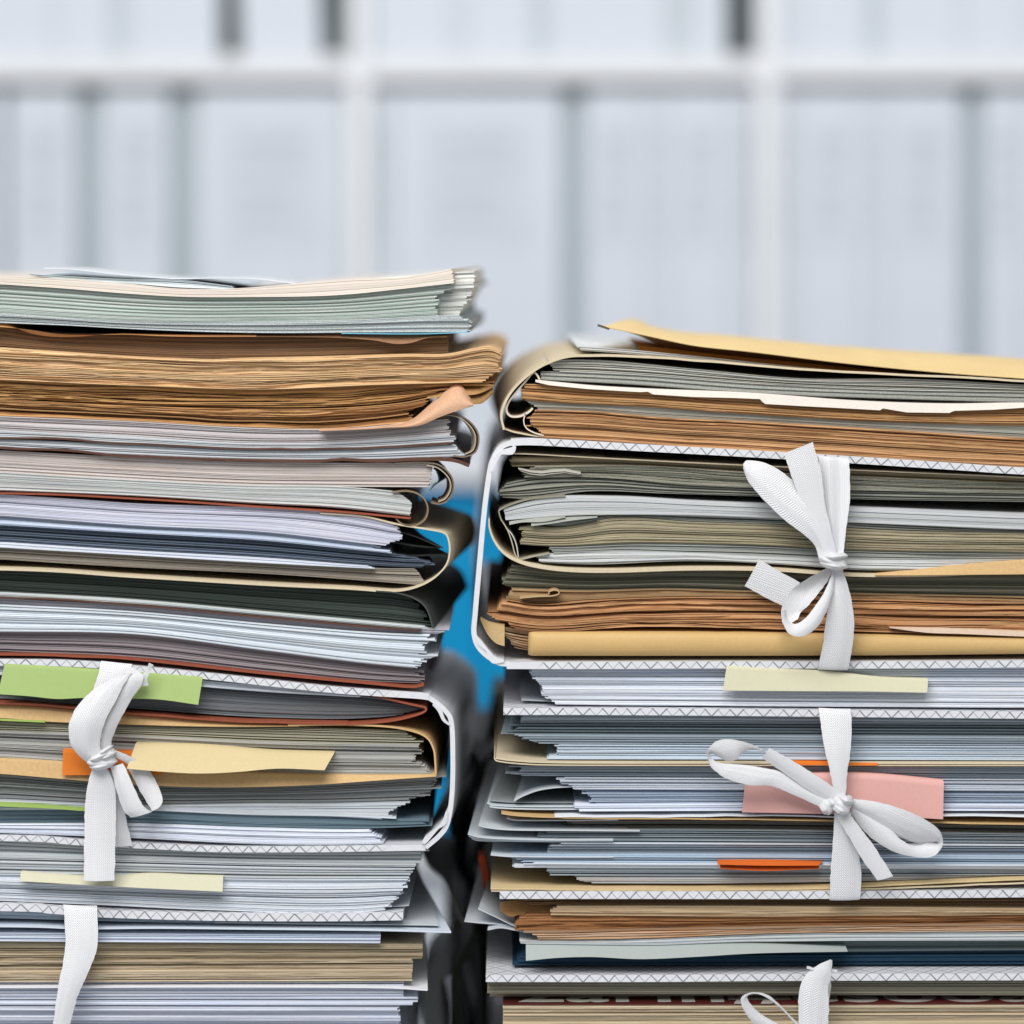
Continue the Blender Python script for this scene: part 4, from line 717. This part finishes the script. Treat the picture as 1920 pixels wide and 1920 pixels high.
bundle('paper_bundle', 'white sheets level with the foot of the pink note', 'paper bundle', (224, 228, 240), e3, e4, [(0, 1076), (1, 1080)], ER, GR, lt=2.6, rag=3, set=.4)
SL = 'curled sheets at the left end of the right pile'
def loose(label, pts, th=1.6, mat=None, d0=4, depth=170, bulge=None, **kw):
    o = strip('loose_sheet', mat or sheet_mat((200, 208, 214), .65, .03, name='loose_paper'), pts, th, d0=d0, depth=depth, bulge=bulge, **kw); tag(o, label, 'sheet', SL)
loose('curled sheet bent downwards left of the light grey sheets', [(964, 1505), (985, 1494), (1015, 1484), (1060, 1479), (1140, 1478)], 1.8, bulge=(1060, 964, 60, -20))
loose('dark sheet lying behind the downward curled sheet', [(918, 1508), (960, 1511), (1040, 1512), (1100, 1512)], 1.6, d0=8, bulge=(1040, 918, 60, -3), mat=sheet_mat((150, 156, 158), .65, .03, name='loose_dark'))
loose('pair of sheets pointing left at pink note height, upper one', [(913, 1510), (930, 1515), (1000, 1517), (1100, 1517)], 1.8, d0=5, bulge=(1000, 913, 40, -8))
loose('pair of sheets pointing left at pink note height, lower one', [(918, 1516), (940, 1519), (1000, 1521), (1100, 1521)], 1.8, d0=4, bulge=(1000, 918, 40, -6))
o = strip('card_sheet', kraft, [(940, 1524), (975, 1529), (1040, 1532), (1100, 1534), (1400, 1536), (1920, 1545), (2340, 1548)], 2.4, d0=-.5, wob=.4); tag(o, 'thin kraft card edge right under the pink note', 'card')
o = strip('loose_sheet', white_s, [(1040, 1531), (1150, 1531), (1300, 1530), (1450, 1528), (1600, 1532), (1800, 1528), (1920, 1530), (2340, 1530)], 2.6, d0=-.8, wob=.5); tag(o, 'wavy white sheet edge between the pink note and the kraft card', 'sheet')
loose('sheet pointing left just below the thin kraft card', [(950, 1537), (975, 1541), (1070, 1541), (1160, 1540)], 1.8, d0=3, bulge=(1060, 950, 30, -8))
g1 = [(1020, 1558), (1300, 1558), (1920, 1566)]; g2 = [(1020, 1582), (1300, 1583), (1920, 1586)]
bundle('paper_bundle', 'dark brown grey sheets under the thin kraft card', 'paper bundle', (134, 132, 126), [(1060, 1540), (1300, 1539), (1920, 1550)], g1, [(0, 1070), (1, 1062)], ER, GR, lt=2.5, rag=6, set=5, walk=2.0, gap=.35)
loose('broad curved sheet reaching left with its surface showing', [(897, 1548), (915, 1553), (960, 1557), (1060, 1558), (1200, 1559)], 2, d0=1, bulge=(1060, 897, 44, -16))
bundle('paper_bundle', 'grey sheets above the three curved sheet tips', 'paper bundle', (150, 162, 168), g1, g2, [(0, 1015), (.5, 1028), (1, 1028)], ER, GR, lt=2.4, rag=8, set=3, walk=1.2)
for k, (yy, xx) in enumerate([(1565, 877), (1570, 879), (1575, 884)]):
    loose('leftmost curved sheet tips, '+['upper', 'middle', 'lower'][k]+' of the three', [(xx, yy), (900, yy+6-k), (950, yy+9-k*2), (1040, yy+11-k*2.5), (1150, yy+11-k*2.5)], 1.8, d0=1+k, bulge=(1040, xx, 36, -12))
h1 = [(1020, 1605), (1300, 1605), (1920, 1608)]; h2 = [(960, 1618), (1300, 1620), (1920, 1622)]; h3 = [(960, 1629), (1300, 1630), (1920, 1632)]; h4 = [(1030, 1645), (1400, 1646), (1920, 1644)]
bundle('paper_bundle', 'pale sheets with a crisp left edge under the curved tips', 'paper bundle', (206, 210, 218), g2, h1, [(0, 1045), (.5, 1030), (1, 1026)], ER, GR, lt=2.4, rag=5, set=2, walk=2.0, gap=.3)
loose('sheet pointing left below the three curved tips', [(920, 1604), (960, 1607), (1060, 1608), (1150, 1608)], 2, d0=1, bulge=(1060, 920, 30, -10))
bundle('paper_bundle', 'blue sheets above the blurred orange note', 'paper bundle', (178, 196, 214), h1, h2, [(0, 958), (1, 975)], ER, GR, lt=2.3, rag=6, set=1.5, walk=1.4, back=(0, 30))
bundle('paper_bundle', 'white sheets level with the small orange note', 'paper bundle', (222, 226, 234), h2, h3, [(0, 1025), (.5, 968), (1, 970)], ER, GR, lt=2.5, rag=6, set=.8, walk=1.0, gap=.4)
bundle('paper_bundle', 'blue grey sheets below the small orange note', 'paper bundle', (166, 176, 182), h3, h4, [(0, 1032), (1, 1036)], ER, GR, lt=2.4, rag=4, set=3, walk=1.2)
bundle('paper_bundle', 'grey sheets lying in the open kraft folder', 'paper bundle', (184, 184, 186), h4, [(1080, 1661), (1400, 1661), (1650, 1656), (1920, 1646)], [(0, 1078), (.3, 1082), (1, 1108)], ER, GR, lt=2.4, rag=5, set=4, walk=1.0, line=.3)
note('small orange sticky note squeezed between white sheets', (210, 104, 44), [(1345, 1614), (1430, 1613), (1542, 1616)], [(1345, 1618), (1430, 1620), (1530, 1620)], 1345, [(0, 1542), (1, 1532)], -.5, -3.2, tail=6)
note('second orange note edge under the squeezed orange note', (204, 98, 40), [(1345, 1623), (1430, 1625), (1540, 1622)], [(1350, 1627), (1430, 1631), (1530, 1627)], 1350, 1535, -.5, -2, tail=6)
ko = thing('kraft_folder', 'wide kraft folder base with its inside showing above the lower thin board', 'folder', W(1400, 1668, 100))
strip('cover', sheet_mat((214, 190, 146), .7, .07, name='kraft_inner'), [(920, 1666), (1000, 1667), (1200, 1668), (1500, 1666), (1700, 1658), (1920, 1648), (2340, 1640)], 3, parent=ko, d0=-.6, wob=.3)
strip('cover_base', kraft_l, [(921, 1670), (1000, 1671), (1200, 1671), (1500, 1670), (1700, 1664), (1920, 1656), (2340, 1650)], 3, parent=ko, d0=-.2, wob=.3)
# pink and cream notes
note('large pink sticky note behind the lower right ribbon', (222, 172, 165), [(1397, 1457), (1500, 1451), (1600, 1449), (1768, 1463)], [(1390, 1520), (1500, 1522), (1620, 1525), (1766, 1533)], [(0, 1397), (1, 1390)], [(0, 1768), (1, 1766)], -2.5, -3.5, tail=6)
note('pale cream sticky note between the two right ribbons', (208, 205, 178), [(1362, 1247), (1450, 1252), (1550, 1257), (1650, 1269), (1738, 1272)], [(1354, 1292), (1500, 1293), (1640, 1294), (1736, 1296)], [(0, 1362), (1, 1354)], [(0, 1739), (1, 1736)], -2, -4, tail=6)
# --- brown newspapers
i1 = [(970, 1702), (1400, 1702), (1920, 1706)]; i2 = [(1000, 1718), (1400, 1720), (1920, 1716)]; i3 = [(970, 1748), (1200, 1744), (1400, 1740), (1920, 1734)]; i4 = [(1007, 1767), (1200, 1764), (1400, 1756), (1920, 1750)]
bundle('newspaper_bundle', 'dark brown newspapers in shadow under the lower thin board', 'newspapers', (140, 106, 68), [(970, 1686), (1920, 1683)], i1, [(0, 968), (1, 990)], ER, GR, lt=2.8, rag=7, set=5, wave=.4, tear=.3)  # shadow below the board is put into the darker brown
bundle('newspaper_bundle', 'light tan folded newspapers with a rounded left end low in the right pile', 'newspapers', (214, 182, 140), i1, i2, [(0, 1050), (.4, 1030), (1, 1033)], ER, GR, lt=3.4, rag=4, set=1, wave=.6, tear=.25)
bundle('newspaper_bundle', 'rusty brown newspapers below the light tan folded ones', 'newspapers', (178, 118, 68), i2, i3, [(0, 985), (.5, 975), (1, 973)], ER, GR, lt=3, rag=7, set=2.2, wave=.8, tear=.4, line=.35)
bundle('newspaper_bundle', 'peach and cream striped newspapers low in the right pile', 'newspapers', (228, 196, 166), i3, i4, [(0, 978), (.4, 1004), (1, 1008)], ER, GR, lt=4.2, rag=2, set=.5, wave=.5, tint=.1, gap=.3, tear=.2, var=(220, 168, 122))
o = panel('torn_newsprint', sheet_mat((176, 134, 88), .8, .12, name='tan_scrap'), [(936, 1704), (960, 1700), (1040, 1700)], [(936, 1714), (958, 1726), (975, 1722), (1000, 1730), (1040, 1728)], 937, 1040, 12, 5, n=40, rip=1.5); tag(o, 'torn brown scrap of newsprint at the left end below the lower thin board', 'newsprint')
i5 = [(975, 1772), (1200, 1775), (1400, 1769), (1920, 1766)]
bundle('paper_bundle', 'grey white pages under the striped peach newspapers', 'paper bundle', (204, 208, 208), i4, i5, [(0, 974), (1, 980)], ER, GR, lt=2.6, rag=3, set=1.8, walk=.8)
loose('grey sheet with a turned corner at the far lower left of the right pile', [(870, 1738), (900, 1741), (940, 1744), (1000, 1752), (1060, 1754)], 1.8, d0=10, bulge=(990, 870, 40, -10), mat=grey_s)
loose('white edged sheet rising diagonally at the lower left of the right pile', [(896, 1712), (930, 1728), (968, 1746), (1000, 1752)], 1.8, d0=8, depth=120, bulge=(990, 896, 40, -10), mat=grey_s)
loose('short grey sheet under the diagonal sheet', [(914, 1750), (940, 1746), (975, 1752), (1020, 1755)], 1.8, d0=6, depth=120, bulge=(990, 914, 30, -14), mat=grey_s)
o = panel('grey_leaf', sheet_mat((168, 176, 174), .6, .03, name='grey_leaf'), [(985, 1771), (1200, 1775), (1400, 1771), (1588, 1779)], [(988, 1798), (1040, 1793), (1100, 1791), (1200, 1795), (1300, 1791), (1400, 1785), (1588, 1781)], 986, 1588, 3, -3, n=60, tail=120); tag(o, 'large drooping grey sheet above the navy pages', 'sheet')
bundle('paper_bundle', 'dark teal pages beside the drooping grey sheet', 'paper bundle', (104, 122, 122), [(1000, 1773), (1400, 1772), (1920, 1768)], [(1000, 1794), (1400, 1794), (1920, 1790)], 1000, ER, GR, lt=2.5, rag=1, set=7)
bundle('navy_folder', 'navy blue folder lying on the lowest patterned board', 'folder', (30, 66, 92), [(960, 1795), (1920, 1791)], [(960, 1820), (1920, 1818)], [(0, 985), (1, 958)], ER, None, lt=5, rag=4, set=9, line=.1)
rb4 = thing('binder', 'lowest patterned binder of the right pile with its printed top surface showing', 'binder', W(1400, 2225, 150), 'white binders with a lattice print')
strip('front_cover', board_mat(.35, 0), [(2340, 1829), (1920, 1830), (1500, 1831), (1200, 1833), (911, 1833)], 13, parent=rb4, d0=-1.5, depth=300)
strip('back_cover', board_mat(.35, 0), [(2340, 2216), (1500, 2216), (911, 2216)], 13, parent=rb4, d0=-1.5, depth=300)
strip('spine', bm3, [(2345, 1829), (2362, 1850), (2366, 2000), (2362, 2190), (2345, 2215)], 10, parent=rb4, depth=300)
bundle('magazine', 'olive grey magazine pages under the lowest patterned board', 'magazine', (150, 144, 126), [(915, 1841), (1920, 1838)], [(915, 1866), (1920, 1870)], [(0, 918), (1, 915)], ER, None, lt=2.6, rag=2, set=3, line=.3)
bundle('magazine', 'thin taupe magazine resting on the dark red book cover', 'magazine', (164, 148, 128), [(915, 1866), (1920, 1870)], [(917, 1882), (1920, 1880)], 918, ER, None, lt=3, rag=1, set=10)
bk = thing('book', 'tan paged book with a dark red lettered cover at the bottom of the right pile', 'book', W(1400, 2000, 100))
mb = MB(); bundle_into(mb, [(943, 1886), (1920, 1884)], [(943, 1990), (1920, 1990)], 943, ER, lt=2.6, rag=.8, set=.6, jit=.5, tear=.2, walk=.5); mb.build('page_block', edge_mat((206, 188, 158), .36, .12, var=(196, 180, 150)), bk)
cov = strip('cover', sheet_mat((84, 30, 28), .45, .05, .4, name='dark_red_cover'), [(943, 1884), (1200, 1884), (1920, 1882), (2340, 1882)], 1.5, parent=bk, d0=.5)
FO = bpy.data.curves.new('lettering', 'FONT'); FO.body = 'zarin#esooa'; FO.size = .034; FO.space_character = 1.05; FO.extrude = .00008; FO.offset = .0007
fo_ = bpy.data.objects.new('lettering', FO); SC.collection.objects.link(fo_)
dg = bpy.context.evaluated_depsgraph_get(); dg.update(); me = bpy.data.meshes.new_from_object(fo_.evaluated_get(dg)); bpy.data.objects.remove(fo_)
lt_ = bpy.data.objects.new('lettering', me); SC.collection.objects.link(lt_); me.materials.clear(); me.materials.append(sheet_mat((170, 168, 160), .5, .03, name='letter_print'))
xs_ = [v.co.x for v in me.vertices]; wv = max(xs_)-min(xs_)
for v in me.vertices: v.co.x = (v.co.x-min(xs_))/wv*(1960-972)*PX
lt_.parent = bk; bl = bk.location; p = W(972, 1881.6, 3.5); lt_.location = (p[0]-bl[0], p[1]-bl[1], p[2]-bl[2])
bundle('paper_bundle', 'white sheets below the picture edge in the right pile', 'paper bundle', (210, 214, 222), [(943, 1991), (1920, 1991)], [(943, 2209), (1920, 2209)], 960, ER, GR, lt=6, rag=5, set=1)
bundle('paper_bundle', 'grey pages at the foot of the right pile', 'paper bundle', (170, 168, 160), [(943, 2223), (1920, 2223)], [(943, 2519), (1920, 2519)], 940, ER, GR, lt=8, rag=5, set=1)

# ================================================================== things standing in the slot between the piles
def solid(name, label, cat, col, pts, d0, depth, th):
    o = strip(name, sheet_mat(col, .6, .05, name=name+'_mat'), pts, th, d0=d0, depth=depth); return tag(o, label, cat)
def sback(px, py, d): k = (DF+d*.001)/DF; return (960+(px-960)*k, HOR+(py-HOR)*k)
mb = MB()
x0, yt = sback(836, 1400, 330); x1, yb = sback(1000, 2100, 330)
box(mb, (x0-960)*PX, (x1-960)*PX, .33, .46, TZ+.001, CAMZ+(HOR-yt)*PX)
o = mb.build('black_box', sheet_mat((20, 21, 20), .6, .05, name='black_board'), smooth=False); tag(o, 'black upright box in the dark slot behind the two piles', 'box')  # added blocker, keeps the bright shelves from showing through the slot
mb = MB()
x0, yt = sback(865, 1270, 300); x1, _ = sback(925, 1270, 300)
P = []
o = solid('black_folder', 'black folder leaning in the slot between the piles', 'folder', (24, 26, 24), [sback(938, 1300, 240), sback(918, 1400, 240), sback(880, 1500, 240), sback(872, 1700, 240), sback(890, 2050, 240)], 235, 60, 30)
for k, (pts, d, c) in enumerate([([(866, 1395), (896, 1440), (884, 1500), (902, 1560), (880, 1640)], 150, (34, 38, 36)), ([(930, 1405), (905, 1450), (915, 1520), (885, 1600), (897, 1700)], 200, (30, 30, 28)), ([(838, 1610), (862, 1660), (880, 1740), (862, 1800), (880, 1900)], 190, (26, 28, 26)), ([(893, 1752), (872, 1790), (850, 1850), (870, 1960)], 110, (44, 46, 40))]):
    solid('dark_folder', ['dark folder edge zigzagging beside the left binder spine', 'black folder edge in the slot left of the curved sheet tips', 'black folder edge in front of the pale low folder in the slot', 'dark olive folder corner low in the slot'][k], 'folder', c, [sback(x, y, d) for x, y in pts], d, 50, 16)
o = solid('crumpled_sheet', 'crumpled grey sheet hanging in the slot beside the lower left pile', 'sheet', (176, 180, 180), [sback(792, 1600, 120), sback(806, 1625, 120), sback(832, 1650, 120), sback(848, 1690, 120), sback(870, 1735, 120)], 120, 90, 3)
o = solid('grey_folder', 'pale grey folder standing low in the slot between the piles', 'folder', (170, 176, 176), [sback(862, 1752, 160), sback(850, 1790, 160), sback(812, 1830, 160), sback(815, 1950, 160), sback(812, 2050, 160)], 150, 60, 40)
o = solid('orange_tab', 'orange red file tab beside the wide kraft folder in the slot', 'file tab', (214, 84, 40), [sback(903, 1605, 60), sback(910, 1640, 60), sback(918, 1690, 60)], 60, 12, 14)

# ================================================================== ribbons
GRB = 'white ribbon ties'
# upper right
r = thing('ribbon_tie', 'white ribbon bow on the tall newspaper binder of the right pile', 'ribbon', W(1560, 1250, -4), GRB)
tape('band', r, [(1532, 853, 3), (1533, 862, 5), (1536, 920, 6), (1544, 980, 7), (1553, 1040, 8)], [(1589, 858, 3), (1590, 868, 5), (1590, 930, 6), (1583, 985, 7), (1576, 1040, 8)], fold=1.6, cup=.4)
tape('loop', r, [(1391, 866, 8), (1400, 861, 7), (1432, 866, 7), (1468, 886, 7), (1510, 925, 7), (1545, 985, 7), (1562, 1038, 7)],
     [(1390, 874, 9), (1396, 893, 10), (1415, 919, 11), (1460, 965, 11), (1505, 1000, 10), (1524, 1020, 9), (1536, 1046, 8)], cup=2.2)
tape('loop', r, [(1391, 866, 8), (1405, 862, 5), (1440, 872, 4), (1490, 905, 3), (1530, 960, 3), (1560, 1038, 5)], [(1391, 874, 8), (1400, 893, 5), (1420, 915, 4), (1470, 958, 3), (1512, 1000, 3), (1540, 1046, 5)], cup=-1)
tape('tail', r, [(1466, 847, 10), (1480, 890, 10), (1500, 950, 9), (1522, 1010, 9), (1533, 1048, 9)], [(1519, 826, 10), (1534, 880, 10), (1542, 940, 10), (1556, 1000, 10), (1566, 1046, 9)], cup=.8)
tape('tail', r, [(1422, 1047, 4), (1462, 1071, 2.5), (1500, 1092, .8)], [(1395, 1097, 4), (1432, 1118, 2.5), (1475, 1140, .8)], cup=.5)
tape('loop', r, [(1546, 1062, 7), (1510, 1084, 5), (1482, 1106, 3), (1464, 1136, 5), (1463, 1160, 7), (1470, 1172, 9)], [(1560, 1064, 6), (1548, 1090, 3.5), (1530, 1114, 3), (1512, 1136, 3), (1500, 1146, 3), (1492, 1158, 6)], cup=-1.5)
tape('loop', r, [(1462, 1138, 12), (1463, 1162, 14), (1476, 1181, 15), (1502, 1183, 15), (1529, 1163, 14), (1551, 1122, 12), (1562, 1070, 9)], [(1470, 1138, 9), (1473, 1155, 11), (1486, 1163, 12), (1502, 1154, 13), (1522, 1130, 13), (1543, 1100, 11), (1557, 1066, 8)], cup=1.4)
tape('band', r, [(1556, 1060, 8), (1553, 1110, 9), (1545, 1160, 8), (1538, 1215, 6), (1532, 1247, 4), (1532, 1254, 2)], [(1575, 1060, 8), (1588, 1105, 9), (1597, 1160, 8), (1594, 1215, 6), (1588, 1249, 4), (1588, 1255, 2)], cup=1.2)
knot(r, 1559, 1047, 29, 17, 8, -8, .10, 4)
# lower right
r = thing('ribbon_tie', 'white ribbon bow with two wide loops over the pink note', 'ribbon', W(1570, 1685, -4), GRB)
tape('band', r, [(1533, 1325, 3), (1535, 1340, 5), (1541, 1390, 7), (1552, 1440, 8), (1561, 1482, 9)], [(1592, 1327, 3), (1594, 1342, 5), (1592, 1390, 7), (1585, 1440, 8), (1581, 1482, 9)], cup=.8)
tape('band', r, [(1560, 1515, 9), (1558, 1570, 8), (1554, 1630, 6), (1554, 1678, 4), (1555, 1686, 2)], [(1590, 1515, 9), (1600, 1565, 8), (1611, 1625, 6), (1611, 1677, 4), (1610, 1685, 2)], cup=.8)
tape('loop', r, [(1430, 1404, 6), (1410, 1401, 7), (1392, 1403, 9), (1380, 1415, 10), (1362, 1419, 10), (1345, 1412, 10), (1333, 1405, 10), (1328, 1403, 11), (1332, 1413, 13), (1347, 1420, 14), (1390, 1424, 13), (1430, 1431, 12), (1465, 1440, 11), (1505, 1464, 10), (1556, 1490, 9)],
     [(1425, 1399, 6), (1405, 1389, 8), (1385, 1382, 10), (1362, 1377, 12), (1342, 1379, 13), (1329, 1388, 14), (1322, 1398, 15), (1321, 1408, 16), (1325, 1420, 16), (1337, 1434, 16), (1360, 1448, 16), (1400, 1460, 15), (1440, 1463, 13), (1482, 1480, 12), (1545, 1510, 10)], cup=1.0, k=10)
tape('tail', r, [(1437, 1391, 14), (1480, 1416, 13), (1530, 1448, 12), (1572, 1478, 10)], [(1424, 1411, 13), (1465, 1440, 12), (1515, 1476, 11), (1552, 1500, 9)], cup=1.0)
tape('loop', r, [(1585, 1490, 9), (1630, 1493, 11), (1680, 1505, 13), (1725, 1524, 14), (1752, 1545, 14), (1759, 1570, 13), (1745, 1594, 11), (1715, 1598, 10), (1670, 1588, 9), (1625, 1560, 8), (1588, 1515, 8)],
     [(1585, 1500, 9), (1620, 1522, 9), (1660, 1552, 8), (1705, 1572, 7), (1735, 1577, 6), (1750, 1572, 6), (1742, 1570, 7), (1718, 1578, 8), (1692, 1572, 9), (1656, 1540, 9), (1600, 1500, 8)], cup=1.2, k=12)
tape('tail', r, [(1582, 1508, 11), (1604, 1538, 12), (1635, 1580, 12), (1668, 1631, 12)], [(1563, 1522, 11), (1584, 1556, 12), (1610, 1600, 12), (1638, 1639, 12)], cup=.8)
knot(r, 1574, 1498, 20, 20, 9, -9, .5, 3); knot(r, 1548, 1503, 16, 17, 6, -8, .9, 2)
# bottom right
r = thing('ribbon_tie', 'white ribbon bow cut by the bottom picture edge on the right pile', 'ribbon', W(1500, 2220, -4), GRB)
tape('tail', r, [(1551, 1786, 12), (1530, 1797, 11), (1508, 1815, 10), (1494, 1845, 10), (1494, 1900, 9), (1500, 1960, 8)], [(1554, 1787, 12), (1552, 1815, 12), (1548, 1840, 11), (1549, 1880, 10), (1546, 1925, 9), (1540, 1960, 8)], cup=1.0)
tape('tail_fold', r, [(1540, 1810, 5), (1545, 1850, 6), (1536, 1900, 6)], [(1556, 1820, 5), (1553, 1860, 6), (1546, 1900, 6)])
tape('loop', r, [(1500, 1960, 8), (1465, 1915, 10), (1425, 1890, 11), (1398, 1862, 12), (1402, 1851, 12), (1425, 1853, 11), (1460, 1880, 10), (1490, 1915, 9), (1520, 1960, 8)],
     [(1460, 1960, 8), (1425, 1925, 10), (1400, 1895, 12), (1385, 1866, 13), (1389, 1852, 13), (1410, 1847, 12), (1440, 1856, 11), (1480, 1895, 10), (1530, 1950, 8)], cup=1.2)
tape('band', r, [(1495, 1960, 8), (1492, 2100, 5), (1490, 2222, 3)], [(1545, 1960, 8), (1546, 2100, 5), (1546, 2222, 3)])
knot(r, 1518, 1965, 26, 20, 8, -8, 0, 3)
for k, (a, b) in enumerate([((1508, 1802), (1521, 1806)), ((1550, 1806), (1564, 1809))]):
    mb = MB(); strip_into(mb, [a, ((a[0]+b[0])/2, a[1]+1.5), b], 4, d0=-11, depth=1); mb.build('loose_thread', RM, r)
# left binder
r = thing('ribbon_tie', 'white ribbon bow on the left binder with a long hanging tail', 'ribbon', W(200, 1645, -4), GRB)
tape('band', r, [(192, 1238, 2), (190, 1246, 4), (185, 1270, 6), (176, 1300, 7)], [(248, 1244, 2), (248, 1252, 4), (245, 1275, 5), (235, 1300, 6)], cup=.2)
tape('loop', r, [(222, 1262, 9), (190, 1280, 12), (160, 1308, 14), (142, 1340, 15), (140, 1375, 14), (152, 1403, 12), (172, 1425, 9)], [(255, 1252, 12), (240, 1275, 14), (222, 1310, 15), (205, 1345, 15), (196, 1380, 13), (198, 1405, 11), (202, 1420, 9)], cup=1.8)
tape('loop', r, [(238, 1247, 8), (240, 1262, 12), (215, 1310, 12), (200, 1350, 12), (196, 1385, 11), (196, 1412, 9)], [(255, 1245, 8), (275, 1266, 11), (252, 1305, 11), (230, 1345, 11), (216, 1380, 10), (214, 1405, 9)], cup=.9)
tape('tail', r, [(262, 1282, 9), (270, 1262, 9), (279, 1250, 8), (284, 1238, 8)], [(284, 1279, 9), (281, 1264, 9), (287, 1252, 8), (293, 1242, 8)], cup=.3)
tape('tail', r, [(180, 1432, 9), (170, 1465, 9), (165, 1510, 8), (163, 1580, 8), (163, 1642, 9)], [(205, 1432, 9), (220, 1465, 9), (222, 1510, 8), (221, 1580, 8), (220, 1642, 9)], cup=1.4)
tape('band', r, [(205, 1440, 4), (212, 1500, 4), (215, 1560, 3), (214, 1586, 2)], [(222, 1450, 4), (232, 1500, 4), (243, 1555, 3), (249, 1584, 2)], cup=.3)
tape('loop', r, [(213, 1430, 9), (222, 1462, 10), (230, 1492, 10), (240, 1514, 10), (252, 1524, 10)], [(236, 1424, 9), (250, 1450, 11), (264, 1480, 12), (276, 1502, 12), (290, 1513, 11)], cup=1.6)
tape('loop', r, [(252, 1524, 9.8), (268, 1521, 9.5), (288, 1514, 8.5), (280, 1500, 6.5), (262, 1472, 5), (240, 1432, 4.5)], [(286, 1512, 10.6), (296, 1510, 9.5), (303, 1506, 8.5), (308, 1496, 7), (300, 1470, 5), (276, 1428, 4.5)], cup=1.0)
tape('loop', r, [(214, 1410, 8), (236, 1422, 7), (250, 1436, 5)], [(220, 1400, 8), (246, 1412, 7), (282, 1434, 5)], cup=.6)
knot(r, 196, 1418, 29, 17, 8, -8, -.25, 3); knot(r, 206, 1404, 18, 11, 6, -9, -.4, 2)
# left lower
r = thing('ribbon_tie', 'plain white ribbon running down from the rounded board end at lower left', 'ribbon', W(150, 2215, -4), GRB)
tape('band', r, [(120, 1694, 2), (122, 1702, 4), (127, 1740, 6), (126, 1780, 7), (117, 1830, 8), (108, 1890, 8), (103, 1960, 7), (110, 2215, 3)], [(183, 1696, 2), (185, 1704, 4), (187, 1745, 6), (184, 1780, 7), (168, 1820, 8), (148, 1870, 8), (133, 1960, 7), (140, 2215, 3)], cup=1.0)
